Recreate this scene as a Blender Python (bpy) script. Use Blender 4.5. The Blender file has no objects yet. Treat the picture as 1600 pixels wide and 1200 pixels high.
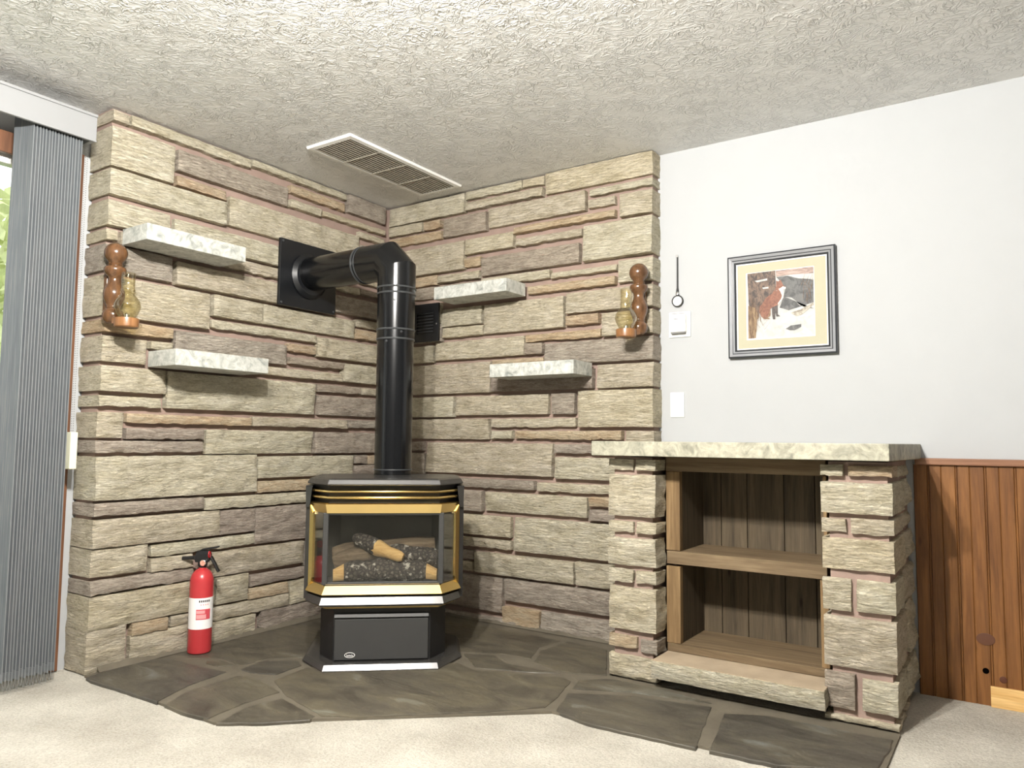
import bpy, bmesh, math, random
from mathutils import Vector, Matrix, noise

# ------------------------------------------------------------------ camera, world, exposure
scene = bpy.context.scene
coll = scene.collection
CAM_POS = Vector((3.0944, -3.2296, 0.9748))
CAM_RIGHT = Vector((0.8291005, 0.55902264, 0.0092761))
CAM_UP = Vector((0.03439501, -0.06755779, 0.99712232))
CAM_FWD = Vector((-0.55804063, 0.82639556, 0.07523979))
cam_data = bpy.data.cameras.new('camera')
cam_data.sensor_fit = 'HORIZONTAL'
cam_data.sensor_width = 36.0
cam_data.lens = 1171.2 / 1600 * 36.0
cam_data.clip_start = 0.02
cam = bpy.data.objects.new('camera', cam_data)
coll.objects.link(cam)
m = Matrix.Identity(4)
for i in range(3):
    m[i][0], m[i][1], m[i][2], m[i][3] = CAM_RIGHT[i], CAM_UP[i], -CAM_FWD[i], CAM_POS[i]
cam.matrix_world = m
scene.camera = cam

world = bpy.data.worlds.new('world')
scene.world = world
world.use_nodes = True
world.node_tree.nodes['Background'].inputs['Color'].default_value = (0.97, 0.985, 1.0, 1)
world.node_tree.nodes['Background'].inputs['Strength'].default_value = 2.2
LAMP_STRENGTH = 5600.0          # emission of the two bulbs of the ceiling lamp
scene.view_settings.view_transform = 'Standard'
scene.view_settings.look = 'None'
scene.view_settings.gamma = 1.0
scene.view_settings.use_curve_mapping = False
scene.view_settings.exposure = 0.0

FLOOR = 0.025
HEARTH = 0.037
CEIL = 2.36
WALL_Y = 0.10          # white wall and wainscot plane
WIN_X = -0.18          # window wall plane
R = math.radians

# ------------------------------------------------------------------ helpers
def tag(o, label=None, cat=None, group=None, kind=None):
    if label: o['label'] = label
    if cat: o['category'] = cat
    if group: o['group'] = group
    if kind: o['kind'] = kind
    return o

def empty(name, loc=(0, 0, 0), rz=0.0):
    o = bpy.data.objects.new(name, None)
    o.empty_display_size = 0.1
    o.location = loc
    o.rotation_euler = (0, 0, rz)
    coll.objects.link(o)
    return o

def link_mesh(name, verts, faces, mat, parent=None, smooth=False, loc=(0, 0, 0), rz=0.0, angle=35, bevel=0.0):
    me = bpy.data.meshes.new(name)
    me.from_pydata([tuple(v) for v in verts], [], faces)
    bm = bmesh.new(); bm.from_mesh(me)
    bmesh.ops.recalc_face_normals(bm, faces=bm.faces)
    bm.to_mesh(me); bm.free()
    if mat: me.materials.append(mat)
    if smooth:
        me.polygons.foreach_set('use_smooth', [True] * len(me.polygons))
        me.set_sharp_from_angle(angle=R(angle))
    me.update()
    o = bpy.data.objects.new(name, me)
    coll.objects.link(o)
    o.location = loc
    o.rotation_euler = (0, 0, rz)
    if parent: o.parent = parent
    if bevel:
        b = o.modifiers.new('bevel', 'BEVEL'); b.width = bevel; b.segments = 2; b.limit_method = 'ANGLE'
    return o

class MB:
    def __init__(self): self.v = []; self.f = []
    def add(self, verts, faces, mat=None):
        n = len(self.v)
        self.v += [Vector(p) if mat is None else mat @ Vector(p) for p in verts]
        self.f += [tuple(i + n for i in f) for f in faces]
        return self
    def box(self, a, b, mat=None):
        x0, y0, z0 = a; x1, y1, z1 = b
        return self.add([(x0,y0,z0),(x1,y0,z0),(x1,y1,z0),(x0,y1,z0),(x0,y0,z1),(x1,y0,z1),(x1,y1,z1),(x0,y1,z1)],
                        [(0,3,2,1),(4,5,6,7),(0,1,5,4),(1,2,6,5),(2,3,7,6),(3,0,4,7)], mat)
    def loft(self, rings, caps=True, closed=True, mat=None):
        n = len(rings[0]); vs = [p for r in rings for p in r]; fs = []
        for k in range(len(rings) - 1):
            for i in range(n if closed else n - 1):
                j = (i + 1) % n
                fs.append((k*n+i, k*n+j, (k+1)*n+j, (k+1)*n+i))
        if caps:
            fs.append(tuple(range(n))[::-1]); fs.append(tuple((len(rings)-1)*n + i for i in range(n)))
        return self.add(vs, fs, mat)
    def prism(self, poly, z0, z1, mat=None):
        return self.loft([[(x, y, z0) for x, y in poly], [(x, y, z1) for x, y in poly]], mat=mat)
    def lathe(self, prof, n=32, mat=None, caps=True):
        rings = [[(r*math.cos(2*math.pi*i/n), r*math.sin(2*math.pi*i/n), z) for i in range(n)] for r, z in prof]
        return self.loft(rings, caps=caps, mat=mat)
    def tube(self, path, rad, n=12, caps=True, mat=None):
        P = [Vector(p) for p in path]; rings = []
        rads = rad if isinstance(rad, (list, tuple)) else [rad] * len(P)
        up = None
        for i, p in enumerate(P):
            a = (P[i] - P[i-1]).normalized() if i else None
            b = (P[i+1] - P[i]).normalized() if i < len(P) - 1 else None
            t = (a + b).normalized() if a and b else (a or b)
            if up is None:
                up = Vector((0, 0, 1)) if abs(t.z) < 0.9 else Vector((1, 0, 0))
                base = t
                s = t.cross(up).normalized(); u = s.cross(t).normalized()
            else:
                q = base.rotation_difference(t); s = q @ s; u = q @ u; base = t
            k = 1.0
            stretch = None
            if a and b and a.dot(b) < 0.9999:
                k = 1.0 / max(0.3, math.cos(a.angle(b) / 2)); stretch = (b - a).normalized()
            ring = []
            for j in range(n):
                th = 2 * math.pi * j / n
                d = (s * math.cos(th) + u * math.sin(th)) * rads[i]
                if stretch: d += stretch * d.dot(stretch) * (k - 1)
                ring.append(p + d)
            rings.append(ring)
        return self.loft(rings, caps=caps, mat=mat)
    def build(self, name, mat, parent=None, smooth=False, **kw):
        return link_mesh(name, self.v, self.f, mat, parent, smooth, **kw)

def ellipse(rx, ry, n=28, cx=0, cy=0):
    return [(cx + rx*math.cos(2*math.pi*i/n), cy + ry*math.sin(2*math.pi*i/n)) for i in range(n)]

# ------------------------------------------------------------------ materials
def srgb(r, g, b):
    f = lambda c: (c/255/12.92) if c <= 10.3 else ((c/255 + 0.055)/1.055) ** 2.4
    return (f(r), f(g), f(b), 1)

def new_mat(name):
    mt = bpy.data.materials.new(name); mt.use_nodes = True
    nt = mt.node_tree
    return mt, nt, nt.nodes['Principled BSDF']

def N(nt, kind, **kw):
    n = nt.nodes.new(kind)
    for k, v in kw.items():
        if hasattr(n, k): setattr(n, k, v)
        else: n.inputs[k].default_value = v
    return n

def coords(nt, scale=(1, 1, 1), rand=True, kind='Object'):
    tc = N(nt, 'ShaderNodeTexCoord')
    mp = N(nt, 'ShaderNodeMapping')
    mp.inputs['Scale'].default_value = scale
    nt.links.new(tc.outputs[kind], mp.inputs['Vector'])
    if rand:
        oi = N(nt, 'ShaderNodeObjectInfo')
        mu = N(nt, 'ShaderNodeMath', operation='MULTIPLY'); mu.inputs[1].default_value = 47.0
        nt.links.new(oi.outputs['Random'], mu.inputs[0])
        cb = N(nt, 'ShaderNodeCombineXYZ')
        for k in 'XYZ': nt.links.new(mu.outputs[0], cb.inputs[k])
        nt.links.new(cb.outputs[0], mp.inputs['Location'])
    return mp.outputs[0]

def ramp(nt, src, stops):
    r = N(nt, 'ShaderNodeValToRGB')
    el = r.color_ramp.elements
    while len(el) < len(stops): el.new(0.5)
    for e, (p, c) in zip(el, stops):
        e.position = p; e.color = c if len(c) == 4 else (*c, 1)
    nt.links.new(src, r.inputs[0])
    return r.outputs[0]

def noise_tex(nt, vec, scale, detail=4, rough=0.55, dist=0.0):
    n = N(nt, 'ShaderNodeTexNoise')
    n.inputs['Scale'].default_value = scale; n.inputs['Detail'].default_value = detail
    n.inputs['Roughness'].default_value = rough; n.inputs['Distortion'].default_value = dist
    nt.links.new(vec, n.inputs['Vector'])
    return n.outputs['Fac']

def mixc(nt, fac, a, b, mode='MIX'):
    mx = N(nt, 'ShaderNodeMix', data_type='RGBA', blend_type=mode)
    for sock, v in ((mx.inputs[0], fac), (mx.inputs[6], a), (mx.inputs[7], b)):
        if isinstance(v, bpy.types.NodeSocket): nt.links.new(v, sock)
        else: sock.default_value = v
    return mx.outputs[2]

def bump(nt, bsdf, h, strength=0.4, dist=0.01, prev=None):
    b = N(nt, 'ShaderNodeBump')
    b.inputs['Strength'].default_value = strength; b.inputs['Distance'].default_value = dist
    nt.links.new(h, b.inputs['Height'])
    if prev: nt.links.new(prev, b.inputs['Normal'])
    nt.links.new(b.outputs[0], bsdf.inputs['Normal'])
    return b.outputs[0]

def plain(name, col, rough=0.5, metal=0.0, spec=0.5, var=0.06, bumps=0.0, bscale=200):
    mt, nt, b = new_mat(name)
    v = coords(nt, rand=False)
    n = noise_tex(nt, v, 9, 3)
    lo = tuple(c*(1-var) for c in col[:3]); hi = tuple(min(1, c*(1+var)) for c in col[:3])
    nt.links.new(ramp(nt, n, [(0.3, lo), (0.7, hi)]), b.inputs['Base Color'])
    b.inputs['Roughness'].default_value = rough; b.inputs['Metallic'].default_value = metal
    b.inputs['Specular IOR Level'].default_value = spec
    if bumps: bump(nt, b, noise_tex(nt, v, bscale, 2), bumps, 0.002)
    return mt

def stone_mat(name, dark, mid, light):
    mt, nt, b = new_mat(name)
    v = coords(nt, (1.0, 1.0, 4.5))
    v2 = coords(nt, (1.0, 1.0, 1.3))
    streak = noise_tex(nt, v, 9, 6, 0.65, 0.6)
    blot = noise_tex(nt, v2, 14, 5, 0.6, 0.3)
    col = ramp(nt, streak, [(0.28, dark), (0.48, mid), (0.70, light)])
    col = mixc(nt, ramp(nt, blot, [(0.40, (0, 0, 0)), (0.75, (0.7, 0.7, 0.7))]), col, light)
    med = noise_tex(nt, v, 26, 5, 0.7, 1.0)
    col = mixc(nt, 0.6, col, ramp(nt, med, [(0.36, (0.55, 0.52, 0.47)), (0.52, (1, 1, 1))]), 'MULTIPLY')
    fine = noise_tex(nt, v, 60, 4, 0.7)
    col = mixc(nt, 0.55, col, ramp(nt, fine, [(0.33, (0.55, 0.53, 0.50)), (0.55, (1, 1, 1))]), 'MULTIPLY')
    oi = N(nt, 'ShaderNodeObjectInfo')
    tint = ramp(nt, oi.outputs['Random'], [(0.0, (0.90, 0.86, 0.86)), (0.35, (1.0, 0.97, 0.95)), (0.7, (1, 1, 0.99)), (1.0, (1.0, 0.95, 0.89))])
    col = mixc(nt, 1.0, col, tint, 'MULTIPLY')
    nt.links.new(col, b.inputs['Base Color'])
    b.inputs['Roughness'].default_value = 0.9; b.inputs['Specular IOR Level'].default_value = 0.2
    p = bump(nt, b, noise_tex(nt, v, 24, 6, 0.7, 0.8), 1.0, 0.022)
    bump(nt, b, noise_tex(nt, v2, 120, 3, 0.6), 0.35, 0.004, p)
    return mt

def wood_mat(name, dark, light, axis='Z', scale=1.0, rough=0.55, knots=True, contrast=1.0, spec=0.4):
    mt, nt, b = new_mat(name)
    st = {'X': (0.6, 9, 9), 'Y': (9, 0.6, 9), 'Z': (9, 9, 0.6)}[axis]
    v = coords(nt, tuple(s*scale for s in st))
    g = noise_tex(nt, v, 3.0, 5, 0.6, 0.9)
    col = ramp(nt, g, [(0.5-0.18*contrast, dark), (0.5+0.2*contrast, light)])
    f = noise_tex(nt, v, 16, 3, 0.6)
    col = mixc(nt, 0.5, col, ramp(nt, f, [(0.35, (0.66, 0.6, 0.55)), (0.6, (1, 1, 1))]), 'MULTIPLY')
    if knots:
        kv = coords(nt, (14, 14, 5) if axis == 'Z' else (5, 14, 14))
        vo = N(nt, 'ShaderNodeTexVoronoi'); vo.inputs['Scale'].default_value = 1.0
        nt.links.new(kv, vo.inputs['Vector'])
        k = ramp(nt, vo.outputs['Distance'], [(0.04, (0.3, 0.2, 0.15)), (0.12, (1, 1, 1))])
        col = mixc(nt, 0.8, col, k, 'MULTIPLY')
    nt.links.new(col, b.inputs['Base Color'])
    b.inputs['Roughness'].default_value = rough; b.inputs['Specular IOR Level'].default_value = spec
    bump(nt, b, f, 0.12, 0.002)
    return mt

def glass_mat(name, tint=(1, 1, 1), refl=1.0, rough=0.02):
    mt, nt, b = new_mat(name)
    nt.nodes.remove(b)
    out = nt.nodes['Material Output']
    tr = N(nt, 'ShaderNodeBsdfTransparent'); tr.inputs[0].default_value = (*tint, 1)
    gl = N(nt, 'ShaderNodeBsdfGlossy'); gl.inputs['Roughness'].default_value = rough
    fw = N(nt, 'ShaderNodeLayerWeight'); fw.inputs['Blend'].default_value = 0.12
    fr = N(nt, 'ShaderNodeMath', operation='ADD'); fr.inputs[1].default_value = 0.03; nt.links.new(fw.outputs['Facing'], fr.inputs[0])
    mu = N(nt, 'ShaderNodeMath', operation='MULTIPLY'); mu.inputs[1].default_value = refl
    mx = N(nt, 'ShaderNodeMixShader')
    nt.links.new(fr.outputs[0], mu.inputs[0]); nt.links.new(mu.outputs[0], mx.inputs[0])
    nt.links.new(tr.outputs[0], mx.inputs[1]); nt.links.new(gl.outputs[0], mx.inputs[2])
    nt.links.new(mx.outputs[0], out.inputs[0])
    return mt

def ceiling_mat():
    mt, nt, b = new_mat('textured_ceiling_paint')
    v = coords(nt, (1, 1, 1), rand=False)
    b.inputs['Base Color'].default_value = (0.74, 0.735, 0.72, 1)
    b.inputs['Roughness'].default_value = 0.85
    n = noise_tex(nt, v, 17, 3, 0.5, 2.2)
    r = N(nt, 'ShaderNodeMath', operation='SUBTRACT'); r.inputs[1].default_value = 0.5
    nt.links.new(n, r.inputs[0])
    a = N(nt, 'ShaderNodeMath', operation='ABSOLUTE'); nt.links.new(r.outputs[0], a.inputs[0])
    worms = ramp(nt, a.outputs[0], [(0.0, (1, 1, 1)), (0.03, (0.7, 0.7, 0.7)), (0.085, (0, 0, 0))])
    patch = ramp(nt, noise_tex(nt, v, 9, 3), [(0.35, (0.15, 0.15, 0.15)), (0.55, (1, 1, 1))])
    h = mixc(nt, 1.0, worms, patch, 'MULTIPLY')
    p = bump(nt, b, h, 0.65, 0.009)
    bump(nt, b, noise_tex(nt, v, 40, 2, 0.5, 0.6), 0.35, 0.006, p)
    return mt

def carpet_mat():
    mt, nt, b = new_mat('cream_cut_pile_carpet')
    v = coords(nt, rand=False)
    big = noise_tex(nt, v, 4, 4)
    fine = noise_tex(nt, v, 130, 3, 0.7)
    col = ramp(nt, big, [(0.3, srgb(176, 171, 160)), (0.7, srgb(203, 199, 188))])
    col = mixc(nt, 0.6, col, ramp(nt, fine, [(0.3, (0.55, 0.54, 0.53)), (0.62, (1, 1, 1))]), 'MULTIPLY')
    nt.links.new(col, b.inputs['Base Color'])
    b.inputs['Roughness'].default_value = 1.0; b.inputs['Specular IOR Level'].default_value = 0.05
    p = bump(nt, b, fine, 0.7, 0.008)
    bump(nt, b, noise_tex(nt, v, 28, 4, 0.6), 0.4, 0.012, p)
    return mt

def slate_mat():
    mt, nt, b = new_mat('dark_grey_slate')
    v = coords(nt, (1, 2.2, 1))
    n1 = noise_tex(nt, v, 3.5, 6, 0.6, 0.8)
    n2 = noise_tex(nt, v, 17, 5, 0.65, 0.5)
    col = ramp(nt, n1, [(0.30, srgb(62, 58, 51)), (0.48, srgb(84, 80, 71)), (0.62, srgb(95, 90, 77)), (0.74, srgb(122, 123, 116))])
    col = mixc(nt, 0.5, col, ramp(nt, n2, [(0.35, (0.6, 0.6, 0.6)), (0.65, (1.0, 1.0, 1.0))]), 'MULTIPLY')
    oi = N(nt, 'ShaderNodeObjectInfo')
    col = mixc(nt, 1.0, col, ramp(nt, oi.outputs['Random'], [(0, (0.82, 0.82, 0.85)), (1, (1.08, 1.04, 0.95))]), 'MULTIPLY')
    nt.links.new(col, b.inputs['Base Color'])
    nt.links.new(ramp(nt, n2, [(0.3, (0.38, 0.38, 0.38)), (0.7, (0.62, 0.62, 0.62))]), b.inputs['Roughness'])
    p = bump(nt, b, n1, 0.4, 0.02)
    bump(nt, b, n2, 0.35, 0.006, p)
    return mt

def marble_mat(name, base, vein, pale):
    mt, nt, b = new_mat(name)
    v = coords(nt)
    n = noise_tex(nt, v, 18, 6, 0.65, 1.2)
    col = ramp(nt, n, [(0.3, vein), (0.45, base), (0.62, pale)])
    n2 = noise_tex(nt, v, 70, 3)
    col = mixc(nt, 0.35, col, ramp(nt, n2, [(0.35, (0.65, 0.66, 0.62)), (0.6, (1, 1, 1))]), 'MULTIPLY')
    nt.links.new(col, b.inputs['Base Color'])
    b.inputs['Roughness'].default_value = 0.55
    bump(nt, b, n2, 0.1, 0.002)
    return mt

def char_mat():
    mt, nt, b = new_mat('charred_log_bark')
    v = coords(nt, (1, 1, 1))
    vo = N(nt, 'ShaderNodeTexVoronoi', feature='DISTANCE_TO_EDGE'); vo.inputs['Scale'].default_value = 58
    nt.links.new(v, vo.inputs['Vector'])
    c = ramp(nt, vo.outputs['Distance'], [(0.0, srgb(24, 20, 18)), (0.10, srgb(52, 46, 42)), (0.3, srgb(84, 76, 69))])
    ash = noise_tex(nt, v, 45, 3)
    col = mixc(nt, ramp(nt, ash, [(0.58, (0, 0, 0)), (0.70, (0.75, 0.75, 0.75))]), c, srgb(205, 200, 190))
    nt.links.new(col, b.inputs['Base Color'])
    b.inputs['Roughness'].default_value = 0.8
    bump(nt, b, vo.outputs['Distance'], 0.8, 0.006)
    return mt

def emit_mat(name, col, strength):
    mt, nt, b = new_mat(name)
    b.inputs['Emission Color'].default_value = (*col, 1)
    b.inputs['Emission Strength'].default_value = strength
    b.inputs['Base Color'].default_value = (0.9, 0.9, 0.9, 1)
    return mt

STONE = {'c': stone_mat('cream_sandstone', srgb(178, 169, 145), srgb(209, 201, 177), srgb(227, 221, 203)),
         'g': stone_mat('taupe_sandstone', srgb(148, 138, 127), srgb(176, 166, 154), srgb(200, 191, 178)),
         'o': stone_mat('peach_sandstone', srgb(180, 154, 126), srgb(206, 184, 154), srgb(216, 203, 178))}
MORTAR = plain('pinkish_brown_mortar', srgb(150, 130, 120), 0.95, spec=0.1, var=0.12, bumps=0.5, bscale=150)
GROUT = plain('grey_brown_grout', srgb(100, 94, 82), 0.8, spec=0.2, var=0.15, bumps=0.4, bscale=90)
SLATE = slate_mat()
CARPET = carpet_mat()
CEILING = ceiling_mat()
WHITE_WALL = plain('white_wall_paint', (0.425, 0.435, 0.445, 1), 0.7, spec=0.2, var=0.01)
PINE = wood_mat('amber_pine_board', srgb(100, 64, 34), srgb(142, 97, 54), 'Z', rough=0.4)
PANELLING = plain('grey_room_paint', (0.34, 0.35, 0.365, 1), 0.8, spec=0.1, var=0.02)
PINE_RAIL = wood_mat('red_brown_rail_wood', srgb(118, 80, 58), srgb(158, 118, 90), 'X', rough=0.45, knots=False)
RAW_PINE = wood_mat('pale_unfinished_pine', srgb(214, 166, 98), srgb(238, 205, 142), 'X', rough=0.6, knots=False)
SHELF_WOOD = wood_mat('weathered_shelf_wood', srgb(92, 76, 54), srgb(130, 112, 86), 'X', rough=0.75, knots=False)
STILE_WOOD = wood_mat('weathered_stile_wood', srgb(106, 84, 55), srgb(150, 124, 88), 'Z', rough=0.75, knots=False)
BACK_WOOD = wood_mat('grey_brown_back_board', srgb(66, 57, 44), srgb(100, 88, 69), 'Z', rough=0.8)
JAMB_WOOD = wood_mat('red_brown_jamb_wood', srgb(84, 54, 36), srgb(122, 82, 56), 'Z', rough=0.5, knots=False)
LAMP_WOOD = wood_mat('varnished_turned_wood', srgb(72, 50, 32), srgb(116, 82, 54), 'Z', 1.2, rough=0.22, knots=False, spec=0.6)
CUP_WOOD = wood_mat('orange_turned_wood', srgb(118, 80, 48), srgb(158, 114, 74), 'Z', rough=0.3, knots=False, spec=0.5)
MARBLE = marble_mat('grey_white_marble', srgb(174, 175, 169), srgb(130, 135, 132), srgb(202, 203, 197))
SLAB = marble_mat('cream_grey_marble', srgb(148, 146, 130), srgb(112, 112, 100), srgb(176, 172, 154))
STOVE_BLACK = plain('charcoal_stove_enamel', srgb(50, 49, 48), 0.27, spec=0.6, var=0.05, bumps=0.05, bscale=400)
STOVE_DARK = plain('black_stove_metal', srgb(22, 22, 23), 0.45, spec=0.4, var=0.05)
STOVE_GREY = plain('dark_grey_stove_panel', srgb(56, 56, 55), 0.5, spec=0.4, var=0.04)
FIREBOX = plain('grey_firebox_liner', srgb(74, 74, 72), 0.32, spec=0.5, var=0.1)
BRASS = plain('polished_brass', (0.80, 0.60, 0.26, 1), 0.27, metal=1.0, var=0.03)
PIPE_BLACK = plain('glossy_black_flue_enamel', srgb(13, 14, 16), 0.2, spec=0.5, var=0.05)
PIPE_SEAM = plain('flue_seam_ring', srgb(58, 60, 62), 0.3, spec=0.6)
PLATE_BLACK = plain('black_plate_metal', srgb(17, 19, 23), 0.4, spec=0.5)
FIREGLASS = glass_mat('stove_glass', (0.88, 0.88, 0.86), 1.0, 0.05)
CHIMNEY_GLASS = glass_mat('amber_lamp_glass', (0.975, 0.95, 0.85), 1.0, 0.04)
WINDOW_GLASS = glass_mat('window_glass', (0.96, 0.98, 0.97), 1.0, 0.0)
CHAR = char_mat()
LOG_BROWN = wood_mat('brown_log_bark', srgb(84, 70, 56), srgb(132, 116, 96), 'X', 2.0, rough=0.9, knots=False)
LOG_CUT = wood_mat('pale_split_log_wood', srgb(190, 150, 92), srgb(226, 192, 132), 'X', 3.0, rough=0.8, knots=False)
RED = plain('red_extinguisher_paint', srgb(178, 54, 58), 0.28, spec=0.5, var=0.03)
LABEL_WHITE = plain('white_label_paper', (0.85, 0.84, 0.83, 1), 0.5, var=0.01)
LABEL_RED = plain('red_label_print', srgb(206, 78, 88), 0.5)
LABEL_PINK = plain('pink_label_print', srgb(226, 160, 160), 0.5)
INK = plain('dark_ink', srgb(60, 58, 62), 0.6)
BLACK_PLASTIC = plain('black_plastic', srgb(20, 20, 22), 0.4)
GAUGE_FACE = plain('gauge_face', srgb(214, 150, 130), 0.4)
WHITE_PLASTIC = plain('white_plastic', (0.84, 0.84, 0.81, 1), 0.35, var=0.01)
CREAM_PLASTIC = plain('cream_plastic', srgb(226, 222, 196), 0.45, var=0.02)
GREY_PLASTIC = plain('grey_plastic', srgb(120, 120, 118), 0.5)
VENT_WHITE = plain('white_vent_enamel', (0.80, 0.79, 0.76, 1), 0.4, var=0.01)
VENT_GREY = plain('grey_beige_vent_slat', srgb(196, 190, 178), 0.5)
GAP_SHADE = plain('gap_shade_dark', srgb(46, 40, 35), 0.9, spec=0.1)  # near-black colour standing for shade in the vent and below the sill
FRAME_DARK = plain('charcoal_frame_lacquer', srgb(48, 50, 54), 0.3)
FRAME_SILVER = plain('silver_frame_lacquer', srgb(150, 152, 156), 0.3, metal=0.3)
MAT_CREAM = plain('cream_picture_mat', srgb(172, 168, 146), 0.8, var=0.01)
CHROME = plain('bright_steel', (0.75, 0.75, 0.76, 1), 0.2, metal=1.0)
VANE = None

# wall stones in metres: code (e = runs to the free end, r = runs to the corner, b = full width; c/g/o = colour), u0, u1, z0, z1
LEFT_STONES = [
    ('ec', -1.645, -1.577, 2.297, 2.344), ('-c', -1.568, -0.964, 2.300, 2.346), ('-c', -0.955, -0.328, 2.314, 2.351),
    ('rg', -0.312, -0.012, 2.254, 2.356), ('ec', -1.645, -1.366, 2.106, 2.275), ('-g', -1.350, -0.734, 2.172, 2.268),
    ('-o', -1.345, -1.090, 2.104, 2.151), ('-o', -0.713, -0.337, 2.247, 2.293), ('-c', -0.715, -0.513, 2.174, 2.216),
    ('rc', -0.492, -0.012, 2.185, 2.215), ('ec', -1.645, -1.091, 1.985, 2.094), ('-c', -1.071, -0.221, 1.991, 2.133),
    ('rc', -0.217, -0.012, 2.128, 2.166), ('rg', -0.215, -0.012, 2.027, 2.092), ('ec', -1.645, -1.373, 1.853, 1.961),
    ('-c', -1.347, -0.595, 1.851, 1.953), ('ec', -1.645, -1.602, 1.789, 1.835), ('-c', -1.584, -0.592, 1.782, 1.837),
    ('eg', -1.645, -1.351, 1.662, 1.773), ('-c', -1.331, -0.734, 1.658, 1.763), ('-c', -0.562, -0.211, 1.795, 1.831),
    ('rc', -0.205, -0.012, 1.863, 1.893), ('rg', -0.206, -0.012, 1.801, 1.833), ('ec', -1.645, -1.158, 1.476, 1.643),
    ('-c', -1.140, -0.864, 1.543, 1.643), ('-c', -1.143, -0.516, 1.484, 1.526), ('-c', -0.855, -0.235, 1.543, 1.643),
    ('rg', -0.424, -0.012, 1.674, 1.768), ('rc', -0.222, -0.012, 1.611, 1.655), ('ro', -0.220, -0.012, 1.543, 1.600),
    ('eo', -1.645, -1.337, 1.405, 1.456), ('-g', -1.324, -0.717, 1.350, 1.450), ('ec', -1.645, -1.453, 1.285, 1.390),
    ('-c', -1.437, -1.336, 1.352, 1.390), ('ec', -1.645, -1.360, 1.162, 1.267), ('-c', -1.349, -0.325, 1.289, 1.333),
    ('-o', -0.698, -0.511, 1.420, 1.464), ('-g', -0.688, -0.316, 1.355, 1.394), ('rc', -0.504, -0.012, 1.414, 1.520),
    ('rc', -0.317, -0.012, 1.292, 1.395), ('-c', -1.353, -0.518, 1.102, 1.265), ('-g', -0.494, -0.183, 1.226, 1.267),
    ('rc', -0.168, -0.012, 1.226, 1.266), ('rg', -0.483, -0.012, 1.102, 1.207), ('ec', -1.645, -1.375, 1.099, 1.144),
    ('ec', -1.645, -1.542, 0.970, 1.076), ('-o', -1.523, -0.909, 1.032, 1.073), ('-g', -1.524, -1.164, 0.964, 1.012),
    ('eg', -1.645, -1.165, 0.906, 0.958), ('-c', -0.896, -0.283, 1.031, 1.079), ('rg', -0.264, -0.012, 1.035, 1.081),
    ('-c', -1.149, -0.524, 0.899, 1.012), ('rg', -0.509, -0.012, 0.897, 1.010), ('ec', -1.645, -0.864, 0.715, 0.894),
    ('-c', -0.859, -0.223, 0.778, 0.884), ('-g', -0.209, -0.113, 0.833, 0.885), ('ro', -0.112, -0.012, 0.831, 0.883),
    ('rg', -0.209, -0.012, 0.771, 0.828), ('-o', -0.856, -0.442, 0.706, 0.763), ('rc', -0.428, -0.012, 0.689, 0.767),
    ('eg', -1.645, -1.150, 0.651, 0.704), ('-c', -1.144, -0.538, 0.642, 0.698), ('rg', -0.519, -0.012, 0.635, 0.687),
    ('ec', -1.645, -1.065, 0.524, 0.638), ('-g', -1.060, -0.867, 0.524, 0.634), ('-g', -0.862, -0.433, 0.459, 0.635),
    ('rc', -0.423, -0.012, 0.437, 0.631), ('-c', -1.393, -0.861, 0.459, 0.512), ('ec', -1.645, -1.409, 0.408, 0.519),
    ('-c', -1.389, -1.198, 0.395, 0.454), ('-c', -1.091, -0.561, 0.333, 0.446), ('rg', -0.547, -0.012, 0.316, 0.440),
    ('eg', -1.645, -1.188, 0.339, 0.393), ('-c', -1.191, -1.078, 0.213, 0.331), ('-c', -1.065, -0.893, 0.203, 0.326),
    ('-g', -0.883, -0.426, 0.259, 0.312), ('-o', -0.883, -0.656, 0.196, 0.251), ('-c', -0.643, -0.422, 0.137, 0.250),
    ('rc', -0.410, -0.012, 0.131, 0.274), ('-c', -1.088, -0.653, 0.132, 0.193), ('rg', -0.405, -0.012, 0.028, 0.139),
    ('ec', -1.645, -1.199, 0.200, 0.333), ('ec', -1.645, -1.484, 0.048, 0.205), ('-o', -1.462, -1.305, 0.142, 0.196),
    ('-c', -1.285, -1.199, 0.146, 0.193), ('-c', -1.465, -1.200, 0.028, 0.145), ('-c', -1.182, -1.099, 0.144, 0.213),
    ('-c', -1.186, -0.848, 0.070, 0.128), ('-g', -0.813, -0.418, 0.028, 0.133),
]
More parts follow.
